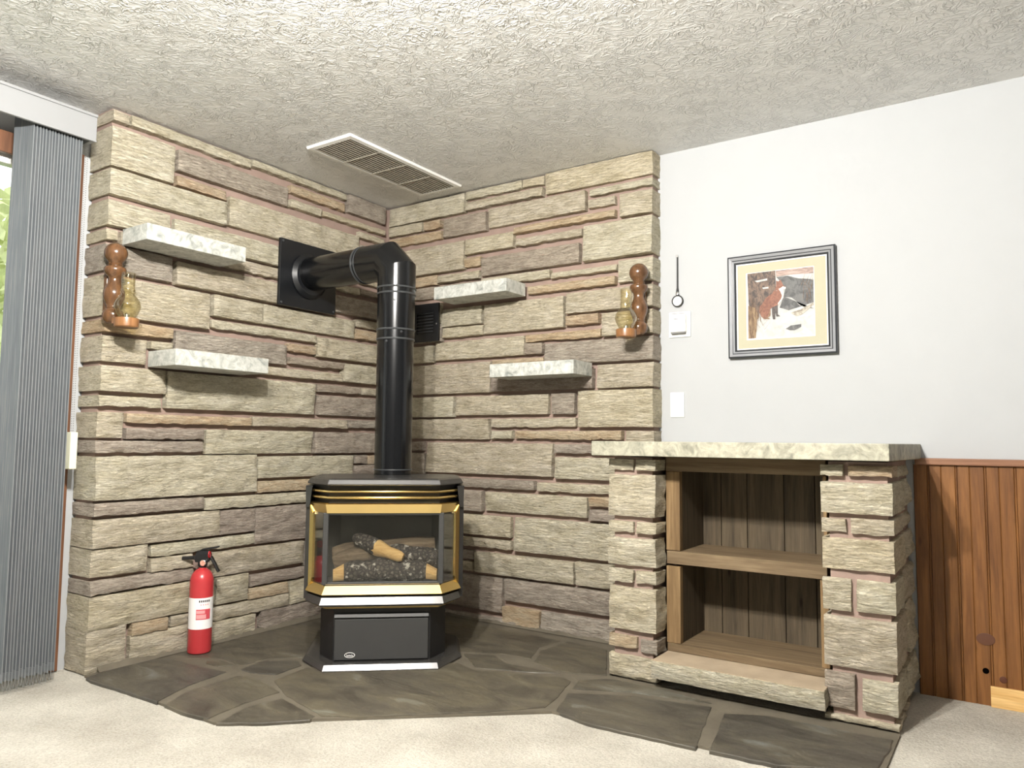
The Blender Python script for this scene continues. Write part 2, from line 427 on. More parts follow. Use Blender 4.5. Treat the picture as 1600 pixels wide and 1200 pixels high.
RIGHT_STONES = [
    ('rc', 0.012, 0.578, 2.239, 2.349), ('-c', 0.590, 0.959, 2.305, 2.350), ('-c', 0.969, 1.094, 2.302, 2.350),
    ('-c', 0.591, 1.090, 2.242, 2.290), ('ec', 1.108, 1.700, 2.244, 2.355), ('rc', 0.012, 0.271, 2.176, 2.232),
    ('-o', 0.287, 0.410, 2.174, 2.224), ('ro', 0.012, 0.412, 2.112, 2.162), ('-g', 0.431, 0.729, 2.114, 2.221),
    ('-c', 0.747, 1.341, 2.123, 2.226), ('ec', 1.363, 1.700, 2.188, 2.224), ('-c', 1.359, 1.502, 2.126, 2.170),
    ('-o', 0.913, 1.504, 2.064, 2.101), ('ec', 1.531, 1.700, 2.057, 2.170), ('rc', 0.012, 0.581, 1.919, 2.078),
    ('-c', 0.586, 0.907, 1.997, 2.083), ('-c', 0.926, 1.318, 1.994, 2.037), ('-o', 0.583, 0.694, 1.923, 1.975),
    ('-g', 0.702, 1.307, 1.864, 1.963), ('ec', 1.330, 1.700, 1.863, 2.043), ('ro', 0.012, 0.390, 1.850, 1.905),
    ('-c', 0.399, 0.686, 1.855, 1.899), ('rg', 0.012, 0.705, 1.775, 1.840), ('-c', 0.708, 1.136, 1.803, 1.848),
    ('-c', 1.143, 1.511, 1.799, 1.830), ('ec', 1.524, 1.700, 1.736, 1.843), ('-o', 1.004, 1.505, 1.731, 1.772),
    ('ec', 1.235, 1.700, 1.610, 1.713), ('-c', 0.724, 1.219, 1.545, 1.703), ('-c', 0.427, 0.703, 1.606, 1.705),
    ('-c', 0.439, 0.713, 1.541, 1.598), ('rc', 0.012, 0.414, 1.629, 1.748), ('rg', 0.012, 0.426, 1.524, 1.628),
    ('-o', 1.232, 1.415, 1.548, 1.598), ('-o', 0.990, 1.426, 1.480, 1.521), ('ec', 1.437, 1.700, 1.483, 1.594),
    ('-g', 0.990, 1.092, 1.415, 1.476), ('-c', 0.383, 0.980, 1.418, 1.519), ('rc', 0.012, 0.372, 1.410, 1.505),
    ('eg', 1.112, 1.700, 1.358, 1.468), ('-o', 0.777, 1.099, 1.366, 1.400), ('rc', 0.012, 0.769, 1.230, 1.394),
    ('-g', 0.778, 1.383, 1.232, 1.329), ('ec', 1.405, 1.700, 1.231, 1.345), ('rc', 0.012, 0.520, 1.101, 1.214),
    ('-c', 0.541, 1.128, 1.109, 1.211), ('-g', 1.153, 1.283, 1.108, 1.212), ('ec', 1.307, 1.700, 1.043, 1.221),
    ('rc', 0.012, 0.763, 0.979, 1.089), ('-c', 0.779, 1.287, 1.041, 1.088), ('-c', 0.778, 0.910, 0.980, 1.025),
    ('-o', 0.933, 1.539, 0.981, 1.025), ('ec', 1.560, 1.700, 0.955, 1.025), ('-c', 0.333, 1.155, 0.795, 0.960),
    ('rg', 0.012, 0.309, 0.912, 0.964), ('rg', 0.012, 0.319, 0.783, 0.901), ('eg', 1.169, 1.700, 0.910, 0.959),
    ('ec', 1.174, 1.700, 0.788, 0.894), ('rg', 0.012, 1.050, 0.721, 0.769), ('ec', 1.070, 1.700, 0.719, 0.765),
    ('rg', 0.012, 0.725, 0.599, 0.706), ('-c', 0.746, 1.353, 0.604, 0.703), ('eo', 1.366, 1.700, 0.660, 0.707),
    ('eg', 1.366, 1.700, 0.592, 0.646), ('rc', 0.012, 0.907, 0.475, 0.579), ('rc', 0.012, 0.913, 0.411, 0.457),
    ('ec', 0.934, 1.700, 0.412, 0.581), ('rg', 0.012, 0.667, 0.340, 0.388), ('rc', 0.012, 0.663, 0.277, 0.330),
    ('-c', 0.684, 1.283, 0.281, 0.386), ('ec', 1.297, 1.700, 0.282, 0.392), ('rg', 0.012, 0.858, 0.090, 0.262),
    ('eg', 0.877, 1.700, 0.156, 0.265), ('-o', 0.869, 1.087, 0.084, 0.126), ('eg', 1.095, 1.700, 0.034, 0.128),
    ('rg', 0.012, 1.088, 0.043, 0.057),
]
PIER_LEFT = [
    ('-c', 1.688, 1.795, 0.859, 0.902), ('ec', 1.809, 1.895, 0.861, 0.901), ('bc', 1.688, 1.895, 0.677, 0.839),
    ('-c', 1.688, 1.796, 0.610, 0.650), ('ec', 1.809, 1.895, 0.608, 0.652), ('bc', 1.688, 1.895, 0.481, 0.585),
    ('-c', 1.688, 1.795, 0.411, 0.460), ('ec', 1.808, 1.895, 0.412, 0.459), ('bc', 1.688, 1.895, 0.228, 0.389),
    ('-o', 1.688, 1.808, 0.154, 0.197), ('eg', 1.826, 1.895, 0.143, 0.193), ('bc', 1.688, 1.895, 0.033, 0.121),
]
PIER_RIGHT = [
    ('-c', 2.513, 2.585, 0.863, 0.900), ('eo', 2.603, 2.740, 0.865, 0.897), ('bc', 2.513, 2.740, 0.738, 0.839),
    ('-c', 2.513, 2.590, 0.670, 0.713), ('ec', 2.607, 2.740, 0.667, 0.717), ('bc', 2.513, 2.740, 0.547, 0.648),
    ('-c', 2.513, 2.602, 0.408, 0.511), ('ec', 2.620, 2.740, 0.412, 0.511), ('bc', 2.513, 2.740, 0.219, 0.382),
    ('-g', 2.513, 2.607, 0.082, 0.194), ('ec', 2.632, 2.740, 0.088, 0.185), ('bc', 2.513, 2.740, 0.032, 0.053),
]

# slate slabs (plan outlines in metres) and painted shapes of the print (unit square)
SLATES = [
    [(0.039, -1.662), (-0.004, -1.477), (0.013, -1.370), (0.076, -1.324), (0.275, -1.318), (0.418, -1.301), (0.431, -1.367), (0.448, -1.486), (0.520, -1.657), (0.327, -1.660), (0.096, -1.671)],
    [(0.568, -1.655), (0.506, -1.523), (0.496, -1.295), (0.640, -1.293), (0.786, -1.336), (0.782, -1.491), (0.808, -1.649), (0.679, -1.665)],
    [(0.866, -1.653), (0.819, -1.501), (0.850, -1.374), (1.081, -1.426), (1.092, -1.458), (0.988, -1.562)],
    [(0.441, -1.251), (0.414, -1.128), (0.530, -1.033), (0.590, -1.067), (0.608, -1.208), (0.510, -1.252)],
    [(0.222, -1.256), (0.273, -1.219), (0.369, -1.226), (0.330, -1.279), (0.254, -1.280)],
    [(0.034, -1.278), (0.027, -1.112), (-0.024, -0.852), (0.021, -0.597), (0.092, -0.424), (0.408, -0.703), (0.507, -0.986), (0.403, -1.088), (0.394, -1.215), (0.246, -1.201), (0.114, -1.271)],
    [(0.662, -1.262), (0.633, -1.079), (0.788, -0.935), (1.023, -0.721), (1.102, -0.664), (1.217, -0.701), (1.342, -0.643), (1.440, -0.623), (1.565, -0.573), (1.606, -0.593), (1.655, -0.775), (1.676, -0.899), (1.523, -1.062), (1.208, -1.346), (1.097, -1.411), (0.843, -1.348)],
    [(1.032, -0.538), (1.151, -0.477), (1.264, -0.547), (1.524, -0.532), (1.418, -0.588), (1.200, -0.670)],
    [(0.762, -0.094), (1.156, -0.086), (1.272, -0.102), (1.250, -0.253), (1.314, -0.430), (1.197, -0.431), (1.009, -0.518), (0.595, -0.580), (0.289, -0.162)],
    [(1.305, -0.092), (1.523, -0.120), (1.687, -0.445), (1.581, -0.502), (1.487, -0.506), (1.348, -0.452), (1.287, -0.303)],
    [(1.721, -0.906), (1.665, -0.717), (1.861, -0.611), (2.155, -0.549), (2.238, -0.928), (1.873, -0.944)],
    [(2.215, -0.591), (2.344, -0.521), (2.534, -0.514), (2.729, -0.506), (2.734, -0.588), (2.722, -0.779), (2.478, -0.914), (2.277, -0.924)],
    [(1.626, -0.568), (1.710, -0.479), (1.927, -0.475), (2.144, -0.517), (1.845, -0.578), (1.657, -0.669)],
]
FOX = {
    'body': [(0.192, 0.481), (0.232, 0.518), (0.273, 0.586), (0.333, 0.631), (0.382, 0.656), (0.413, 0.704), (0.442, 0.691), (0.501, 0.695), (0.549, 0.670), (0.556, 0.610), (0.525, 0.543), (0.475, 0.507), (0.464, 0.468), (0.375, 0.445), (0.345, 0.417), (0.313, 0.319), (0.254, 0.292), (0.207, 0.337), (0.180, 0.400)],
    'head': [(0.428, 0.702), (0.445, 0.761), (0.448, 0.851), (0.476, 0.828), (0.512, 0.854), (0.535, 0.811), (0.553, 0.765), (0.596, 0.735), (0.589, 0.706), (0.540, 0.701), (0.481, 0.692)],
    'chest': [(0.482, 0.717), (0.531, 0.722), (0.550, 0.690), (0.559, 0.629), (0.553, 0.580), (0.514, 0.524), (0.474, 0.482), (0.465, 0.498), (0.516, 0.564), (0.532, 0.612), (0.510, 0.674)],
    'muzzle': [(0.522, 0.733), (0.547, 0.750), (0.593, 0.734), (0.588, 0.706), (0.540, 0.703), (0.506, 0.704), (0.482, 0.717)],
    'leg1': [(0.375, 0.445), (0.464, 0.478), (0.456, 0.398), (0.426, 0.361), (0.423, 0.265), (0.389, 0.268), (0.377, 0.344)],
    'leg2': [(0.418, 0.401), (0.464, 0.468), (0.464, 0.338), (0.501, 0.305), (0.443, 0.307)],
    'tail': [(0.207, 0.326), (0.227, 0.376), (0.296, 0.411), (0.355, 0.416), (0.352, 0.326), (0.312, 0.298), (0.360, 0.275), (0.254, 0.282)],
    'dark_bank': [(0.000, 1.000), (0.434, 1.003), (0.442, 0.681), (0.352, 0.609), (0.262, 0.556), (0.191, 0.460), (0.177, 0.318), (0.017, 0.496)],
    'grass': [(0.007, 0.507), (0.113, 0.467), (0.177, 0.318), (0.147, 0.280), (0.120, 0.004), (0.005, -0.000)],
    'rock': [(0.450, 0.901), (0.666, 0.906), (0.995, 0.802), (0.994, 0.474), (0.822, 0.429), (0.626, 0.385), (0.492, 0.436), (0.556, 0.610), (0.580, 0.707), (0.534, 0.801)],
    'ledge': [(0.438, 0.997), (1.000, 1.000), (0.998, 0.899), (0.647, 0.913), (0.450, 0.906)],
    'rock_snow': [(0.575, 0.588), (0.672, 0.570), (0.766, 0.493), (0.822, 0.429), (0.998, 0.464), (1.004, 0.377), (0.889, 0.424), (0.793, 0.441), (0.718, 0.516), (0.633, 0.563)],
    'log': [(0.653, 0.344), (0.820, 0.390), (0.994, 0.474), (0.997, 0.435), (0.816, 0.303), (0.738, 0.288)],
    'tuft': [(0.576, 0.111), (0.655, 0.156), (0.810, 0.166), (0.808, 0.127), (0.710, 0.083), (0.643, 0.087)],
    'snow_patch': [(0.115, 0.878), (0.312, 0.896), (0.311, 0.866), (0.153, 0.853)],
    'snow_cap': [(0.588, 0.915), (0.998, 0.899), (0.996, 0.812), (0.781, 0.844)],
    'patch2': [(0.229, 0.763), (0.327, 0.768), (0.327, 0.743), (0.248, 0.741)],
}

# ------------------------------------------------------------------ stone blocks
def stone_block(name, w, h, depth, seed, mat, parent, loc, rz, prot=0.0, rough=1.0, ragged=None):
    """rough-faced block: centred on x and z, face towards local -y, back at +depth"""
    rnd = random.Random(seed)
    nu = max(4, int(w / 0.014)); nz = max(4, int(h / 0.013))
    so = Vector((rnd.uniform(0, 90), rnd.uniform(0, 90), rnd.uniform(0, 90)))
    thin = h < 0.085
    rag = 0.0055 if thin else 0.0018
    if ragged is not None: rag = ragged
    amp = (0.007 if thin else 0.014) * rough
    tilt = rnd.uniform(-0.004, 0.004); tiltz = rnd.uniform(-0.004, 0.006)
    verts = []; idx = {}
    for j in range(nz + 1):
        for i in range(nu + 1):
            a = i / nu; b = j / nz
            x = (a - 0.5) * w; z = (b - 0.5) * h
            de = min(min(a, 1-a) * w, min(b, 1-b) * h)
            q = Vector((x*9, z*16, 0)) + so
            n1 = noise.fractal(q, 0.9, 2.1, 4)
            n2 = abs(noise.noise(Vector((x*22, z*34, 3.3)) + so))
            edge = max(0.0, 1 - de / 0.013)
            y = 0.004 * edge * edge - min(1, de/0.03) * 0.004 + (n1 * amp + (n2 - 0.25) * 0.006 * rough) * (0.35 + 0.65*min(1, de/0.02))
            y += tilt * (a*2-1) + tiltz * (b*2-1)
            y = max(-0.018, min(0.016, y))
            nb = noise.noise(Vector((x*26, 7.7, 0)) + so) + 0.5*noise.noise(Vector((x*60, 1.7, 0)) + so)
            nt_ = noise.noise(Vector((x*18, 0.2, 5)) + so)
            z += rag * (0.6 + nb) * (1-b)**2 - 0.0025 * (0.5 + nt_) * b**2
            x += 0.0022 * (0.5 + noise.noise(Vector((0, z*25, 9)) + so)) * (1-a)**3
            x -= 0.0022 * (0.5 + noise.noise(Vector((5, z*25, 1)) + so)) * a**3
            idx[(i, j)] = len(verts); verts.append(Vector((x, y - prot, z)))
    faces = [(idx[i, j], idx[i+1, j], idx[i+1, j+1], idx[i, j+1]) for j in range(nz) for i in range(nu)]
    ring = [(i, 0) for i in range(nu)] + [(nu, j) for j in range(nz)] + [(i, nz) for i in range(nu, 0, -1)] + [(0, j) for j in range(nz, 0, -1)]
    prev = [idx[r] for r in ring]
    steps = max(1, int(depth / 0.03))
    for k in range(1, steps + 1):
        cur = []
        for r in ring:
            v = verts[idx[r]].copy()
            t = k / steps
            v.y = v.y * (1-t) + depth * t if k < steps else depth
            if k < steps or steps > 1:
                d = 0.005 * rough * noise.fractal(Vector((v.y*26, v.z*26, v.x*26)) + so, 0.9, 2.0, 3)
                if r[0] == 0: v.x -= d
                elif r[0] == nu: v.x += d
                else: v.z += d * 0.4
            cur.append(len(verts)); verts.append(v)
        m_ = len(ring)
        faces += [(prev[q], prev[(q+1) % m_], cur[(q+1) % m_], cur[q]) for q in range(m_)]
        prev = cur
    faces.append(tuple(prev))
    return link_mesh(name, verts, faces, mat, parent, True, loc, rz, angle=42)

# ------------------------------------------------------------------ structure
def struct(name, mb, mat, parent=None, **kw):
    o = mb.build(name, mat, parent, **kw)
    if parent is None: o['kind'] = 'structure'
    return o

struct('floor', MB().box((-0.3, -8.0, -0.05), (7.5, 0.24, FLOOR)), CARPET)
struct('wall_front', MB().box((-0.32, -8.1, -0.05), (7.6, -8.0, CEIL + 0.06)), PANELLING)
struct('wall_side', MB().box((7.5, -8.0, -0.05), (7.6, 0.24, CEIL + 0.06)), PANELLING)
struct('ceiling', MB().box((-0.32, -8.0, CEIL), (7.5, 0.24, CEIL + 0.06)), CEILING)
wall_left = struct('wall_left', MB().box((-0.17, -1.632, -0.02), (-0.036, 0.25, CEIL)), MORTAR)
wall_back = struct('wall_back', MB().box((-0.036, 0.036, -0.02), (1.688, 0.24, CEIL)), MORTAR)
wall_right = struct('wall_right', MB().box((1.688, WALL_Y, -0.02), (7.5, 0.24, CEIL)), WHITE_WALL)

def wall_stones(rows, side):
    rnd = random.Random(5 if side == 'L' else 9)
    for k, (code, u0, u1, z0, z1) in enumerate(rows):
        if z0 < 0.085: z0 = 0.03
        z1 = min(z1 + 0.0015, CEIL - 0.003)
        if code[0] != 'e' or side == 'R': u0 -= 0.0015
        if code[0] != 'e' or side == 'L': u1 += 0.0015
        if code[0] == 'r':
            if side == 'L': u1 = -0.012
            else: u0 = 0.012
        w, h = u1 - u0, z1 - z0
        u, z = (u0 + u1) / 2, (z0 + z1) / 2
        depth = 0.035
        if code[0] == 'e': depth = 0.175 if side == 'L' else 0.099
        prot = rnd.uniform(-0.004, 0.006)
        if side == 'L':
            stone_block('stone', w, h, depth, 100 + k, STONE[code[1]], wall_left, (0, u, z), R(90), prot)
        else:
            stone_block('stone', w, h, depth, 500 + k, STONE[code[1]], wall_back, (u, 0, z), 0, prot)
wall_stones(LEFT_STONES, 'L')
wall_stones(RIGHT_STONES, 'R')
# mortar fillet where the stone meets the hearth
fb = MB(); fb.loft([[(0.0, y, HEARTH), (0.022, y, HEARTH), (0.0, y, HEARTH + 0.02 + 0.012*noise.noise(Vector((y*9, 0, 0))))] for y in [-1.60 + 0.04*i for i in range(40)]])
fb.build('mortar_fillet', GROUT, wall_left, True)
fb = MB(); fb.loft([[(x, 0.0, HEARTH), (x, -0.02, HEARTH), (x, 0.0, HEARTH + 0.012 + 0.008*noise.noise(Vector((x*9, 2, 0))))] for x in [0.03 + 0.04*i for i in range(42)]])
fb.build('mortar_fillet', GROUT, wall_back, True)

# wainscot of narrow beaded boards with a cap rail
bw = 0.0467
x = 2.748
k = 0
while x < 4.2:
    h0, h1 = FLOOR, 0.896
    prof = [(0, 0.0), (0, -0.009), (0.0025, -0.012), (bw*0.5, -0.012), (bw-0.0025, -0.012), (bw, -0.009), (bw, 0.0)]
    if k % 2: prof = [(0, 0.0), (0, -0.008), (0.002, -0.011), (0.005, -0.011), (0.0065, -0.008), (0.008, -0.012), (bw*0.5, -0.012), (bw-0.0025, -0.012), (bw, -0.009), (bw, 0.0)]
    b = MB(); b.loft([[(px, py, h0) for px, py in prof], [(px, py, h1) for px, py in prof]])
    b.build('board', PINE, wall_right, loc=(x + 0.0006, WALL_Y, 0))
    x += bw; k += 1
MB().lathe([(0.030, 0), (0.030, 0.0025), (0.026, 0.003)], 28, mat=Matrix.Translation((2.968, WALL_Y - 0.0115, 0.262)) @ Matrix.Rotation(R(90), 4, 'X') @ Matrix.Scale(0.72, 4, (0, 1, 0))).build('wood_plug', plain('purple_brown_plug', srgb(92, 58, 40), 0.4), wall_right, True)
MB().lathe([(0.0105, 0), (0.0105, 0.002), (0.0085, 0.0025)], 20, mat=Matrix.Translation((2.965, WALL_Y - 0.0115, 0.148)) @ Matrix.Rotation(R(90), 4, 'X')).build('hole_shade_disc', plain('hole_black', srgb(6, 5, 5), 1.0, spec=0), wall_right, True)  # flat black disc paints the dark inside of a hole
MB().lathe([(0.012, 0), (0.012, 0.002), (0.010, 0.0025)], 20, mat=Matrix.Translation((3.018, WALL_Y - 0.0115, 0.125)) @ Matrix.Rotation(R(90), 4, 'X')).build('wood_plug', plain('dark_knot_plug', srgb(84, 46, 30), 0.4), wall_right, True)
struct('trim_1', MB().box((2.755, WALL_Y - 0.026, 0.896), (4.22, WALL_Y - 0.0005, 0.922)), PINE_RAIL, bevel=0.004)
tag(struct('baseboard_right', MB().box((2.978, WALL_Y - 0.027, FLOOR), (4.2, WALL_Y - 0.0125, 0.098)), RAW_PINE, bevel=0.002), 'short length of pale unfinished pine baseboard below the wainscot')

# window wall on the left
WY0, WY1 = -1.72, -3.62
wl = MB()
wl.box((WIN_X - 0.14, WY0, -0.02), (WIN_X + 0.001, -1.45, CEIL))
wl.box((WIN_X - 0.14, -8.0, -0.02), (WIN_X, WY1, CEIL))
wl.box((WIN_X - 0.14, WY1, 2.13), (WIN_X, WY0, CEIL))
struct('wall_window', wl, WHITE_WALL)
win = empty('window_1', (WIN_X, -2.6, FLOOR)); win['kind'] = 'structure'
def wpart(name, a, b, mat, bev=0.002):
    q = MB().box(a, b); o = q.build(name, mat, win, bevel=bev); o.location = (-WIN_X, 2.6, -FLOOR); return o
wpart('jamb', (WIN_X, -1.722, 0.03), (WIN_X + 0.02, -1.675, 2.17), JAMB_WOOD)
wpart('jamb', (WIN_X, -3.66, 0.03), (WIN_X + 0.02, -3.62, 2.17), JAMB_WOOD)
wpart('header', (WIN_X, -3.62, 2.085), (WIN_X + 0.02, -1.722, 2.17), JAMB_WOOD)
for y0 in (-1.80, -2.045, -2.88, -3.62):
    wpart('stile', (WIN_X - 0.09, y0, 0.03), (WIN_X - 0.03, y0 + 0.055, 2.13), WHITE_PLASTIC)
wpart('sash_rail', (WIN_X - 0.085, -3.57, 2.06), (WIN_X - 0.035, -1.80, 2.13), WHITE_PLASTIC)
wpart('sash_rail', (WIN_X - 0.085, -3.57, 0.03), (WIN_X - 0.035, -1.80, 0.12), WHITE_PLASTIC)
for y0, y1 in ((-1.99, -1.80), (-2.88, -2.045), (-3.565, -2.825)):
    wpart('pane', (WIN_X - 0.064, y0, 0.12), (WIN_X - 0.06, y1, 2.06), WINDOW_GLASS, 0)

# ------------------------------------------------------------------ garden seen through the pane
tag(MB().box((-30, -25, -0.35), (-0.6, 25, -0.3)).build('lawn', plain('lawn_green', srgb(120, 140, 70), 0.9, var=0.2)), kind='structure')
tr = empty('garden_tree', (-6.6, 0.9, -0.3))
tag(tr, 'pale green leafy tree in the garden beyond the window', 'tree')
MB().tube([(0, 0, 0), (0.05, 0, 1.2), (0, 0.1, 2.4)], [0.16, 0.12, 0.07], 10).build('trunk', plain('bark_brown', srgb(96, 78, 60), 0.9), tr, True)
rnd = random.Random(3)
tv, tf = [], []
for i in range(1500):
    d = Vector((rnd.gauss(0, 1), rnd.gauss(0, 1), rnd.gauss(0, 1))).normalized() * (rnd.random() ** 0.4)
    c = Vector((d.x*1.7, d.y*1.7, 2.9 + d.z*1.2)); s = 0.14
    a = Vector((rnd.uniform(-1, 1), rnd.uniform(-1, 1), rnd.uniform(-1, 1))).normalized(); b = a.orthogonal().normalized()
    n = len(tv); tv += [c - a*s, c + b*s*0.5, c + a*s, c - b*s*0.5]; tf.append((n, n+1, n+2, n+3))
o = link_mesh('foliage', tv, tf, plain('yellow_green_leaf', srgb(214, 220, 168), 0.8, var=0.15), tr); o['kind'] = 'stuff'

# ------------------------------------------------------------------ slate hearth
hearth = empty('slate_hearth', (1.0, -0.9, FLOOR))
tag(hearth, 'low hearth of irregular dark slate slabs under the stove and the stone bookcase', 'hearth')
outline = [(0.0, -1.648), (0.85, -1.652), (1.71, -0.912), (2.742, -0.888), (2.742, -0.43), (1.69, -0.43), (1.69, 0.0), (0.0, 0.0)]
def rough_poly(poly, seed, amp, step=0.035):
    so = Vector((seed*3.1, seed*1.3, 0)); out = []
    n = len(poly)
    for i in range(n):
        a, b = Vector((*poly[i], 0)), Vector((*poly[(i+1) % n], 0))
        m_ = max(1, int((b-a).length / step))
        for j in range(m_):
            p = a.lerp(b, j/m_)
            out.append((p.x + amp*noise.noise(p*22 + so), p.y + amp*noise.noise(p*22 - so)))
    return out
o = MB().prism(outline, FLOOR - 0.02, HEARTH - 0.003).build('grout_bed', GROUT, hearth); o.location = (-1.0, 0.9, -FLOOR)
for k, poly in enumerate(SLATES):
    p = rough_poly(poly, k + 1, 0.006)
    cx = sum(q[0] for q in p)/len(p); cy = sum(q[1] for q in p)/len(p)
    dz = 0.0012 * math.sin(k*2.3)
    top = HEARTH + dz
    q = MB()
    inner = [((x-cx)*0.985, (y-cy)*0.985) for x, y in p]
    q.loft([[(x-cx, y-cy, HEARTH-0.012-top) for x, y in p], [(x-cx, y-cy, -0.0022) for x, y in p], [(x, y, 0) for x, y in inner]])
    q.build('slate', SLATE, hearth, True, loc=(cx - 1.0, cy + 0.9, top - FLOOR), angle=25)

# ------------------------------------------------------------------ stone bookcase with wooden shelves
case = empty('stone_bookcase', (2.21, -0.2, HEARTH))
tag(case, 'built-in low bookcase with two rough stone piers and weathered wooden shelves', 'bookcase')
OFF = (-2.21, 0.2, -HEARTH)
def cpart(name, mb, mat, **kw):
    o = mb.build(name, mat, case, **kw); o.location = OFF; return o
cpart('mortar_core', MB().box((1.705, -0.408, HEARTH), (1.872, WALL_Y - 0.001, 0.912)), MORTAR)
cpart('mortar_core', MB().box((2.535, -0.408, HEARTH), (2.722, WALL_Y - 0.001, 0.912)), MORTAR)
rnd = random.Random(21)
def pier(rows, seed, lo, hi, right):
    for k, (code, u0, u1, z0, z1) in enumerate(rows):
        z0 = max(z0 - 0.003, HEARTH); z1 = min(z1 + 0.003, 0.912); u0 -= 0.002; u1 += 0.002 if code[0] == '-' else 0
        d = 0.025 if code[0] == '-' else (0.14 if not right else rnd.uniform(0.13, 0.32))
        if not right: d = 0.10 if code[0] != '-' else 0.06
        w, h = u1 - u0, z1 - z0
        stone_block('stone', w, h, d, seed + k, STONE[code[1]], case, ((u0+u1)/2 + OFF[0], -0.43 + OFF[1], (z0+z1)/2 + OFF[2]), 0, rnd.uniform(-0.004, 0.005), 1.3)
        if code[0] in 'be':
            # stone behind it on the outer face of the pier
            rest = 0.43 + WALL_Y - d - 0.03
            if right and rest > 0.06:
                zz0 = z0 + rnd.uniform(-0.012, 0.01); zz1 = z1 + rnd.uniform(-0.01, 0.012)
                zz0 = max(zz0, HEARTH); zz1 = min(zz1, 0.905)
                yc = WALL_Y - 0.004 - rest/2
                stone_block('stone', rest, zz1 - zz0, 0.03, seed + 40 + k, STONE['c'], case, (hi - 0.006 + OFF[0], yc + OFF[1], (zz0+zz1)/2 + OFF[2]), R(90), rnd.uniform(-0.002, 0.010), 1.4)
pier(PIER_LEFT, 900, 1.688, 1.895, False)
pier(PIER_RIGHT, 950, 2.513, 2.74, True)
# wooden carcass
FY = -0.33; BY = -0.055
XL, XR = 1.897, 2.511
cpart('stile', MB().box((XL, FY, 0.176), (XL + 0.058, FY + 0.03, 0.478)), STILE_WOOD, bevel=0.002)
cpart('stile', MB().box((XL, FY, 0.540), (XL + 0.058, FY + 0.03, 0.856)), STILE_WOOD, bevel=0.002)
cpart('stile', MB().box((XR - 0.028, FY, 0.176), (XR, FY + 0.03, 0.484)), STILE_WOOD, bevel=0.002)
cpart('stile', MB().box((XR - 0.012, FY, 0.540), (XR, FY + 0.03, 0.856)), STILE_WOOD, bevel=0.002)
cpart('top_rail', MB().box((XL, FY - 0.002, 0.857), (XR, FY + 0.03, 0.914)), SHELF_WOOD, bevel=0.002)
cpart('shelf', MB().box((XL + 0.004, FY - 0.004, 0.487), (XR - 0.002, BY, 0.538)), SHELF_WOOD, bevel=0.002)
cpart('bottom_shelf', MB().box((XL + 0.004, FY - 0.004, 0.144), (XR - 0.002, BY, 0.175)), SHELF_WOOD, bevel=0.002)
for z0, z1 in ((0.176, 0.486), (0.539, 0.914)):
    cpart('side_board', MB().box((XL + 0.03, FY + 0.031, z0), (XL + 0.057, BY, z1)), BACK_WOOD)
    cpart('side_board', MB().box((XR - 0.027, FY + 0.031, z0), (XR - 0.004, BY, z1)), BACK_WOOD)
bx = XL; ws = [0.135, 0.11, 0.15, 0.12, 0.10]
for k, w in enumerate(ws):
    cpart('back_board', MB().box((bx + 0.0015, BY + 0.001, 0.14), (min(bx + w, XR) - 0.0015, BY + 0.02 + 0.003*(k % 2), 0.914)), BACK_WOOD, bevel=0.0015)
    bx += w
# split-face sill stone below the shelves
sill = stone_block('sill_stone', 0.626, 0.066, 0.165, 77, STONE['c'], case, (2.212 + OFF[0], -0.492 + OFF[1], 0.109 + OFF[2]), 0, 0.004, 1.2, 0.001)
MB().box((-0.310, 0.004, 0.0315), (0.310, 0.164, 0.0342)).build('sill_top', plain('sawn_stone_top', srgb(168, 152, 130), 0.85, spec=0.15, var=0.12, bumps=0.3, bscale=60), sill, loc=(0, 0, 0))
cpart('gap_shade_panel', MB().box((1.90, -0.34, HEARTH), (2.51, -0.30, 0.10)), GAP_SHADE)  # dark panel gives the gap under the sill its shade

slab_v = [(1.645, -0.50), (2.742, -0.50), (2.776, WALL_Y - 0.002), (1.706, WALL_Y - 0.002), (1.706, -0.022), (1.645, -0.022)]
tag(MB().prism(slab_v, 0.918, 0.976).build('marble_slab', SLAB, bevel=0.003), 'long cream and grey marble slab lying on top of the stone bookcase', 'slab')

# ------------------------------------------------------------------ marble shelves
def shelf_left(y0, y1, z0, depth, label):
    t = 0.068
    o = MB().box((0.004, y0, 0), (depth, y1, t)).build('marble_shelf', MARBLE, loc=(0, 0, z0), bevel=0.002)
    tag(o, label, 'shelf', 'marble wall shelves on the stone walls')
def shelf_right(x0, x1, z0, depth, label):
    o = MB().box((x0, -depth, 0), (x1, -0.004, 0.066)).build('marble_shelf', MARBLE, loc=(0, 0, z0), bevel=0.002)
    tag(o, label, 'shelf', 'marble wall shelves on the stone walls')
shelf_left(-1.585, -1.115, 1.777, 0.19, 'grey-white marble shelf just above the lamp beside the window blind')
shelf_left(-1.45, -0.985, 1.275, 0.21, 'grey-white marble shelf below the lamp beside the window blind')
shelf_right(0.525, 0.995, 1.722, 0.18, 'grey-white marble shelf above the small black grille beside the flue pipe')
shelf_right(0.905, 1.386, 1.289, 0.19, 'grey-white marble shelf below the lamp beside the white wall')

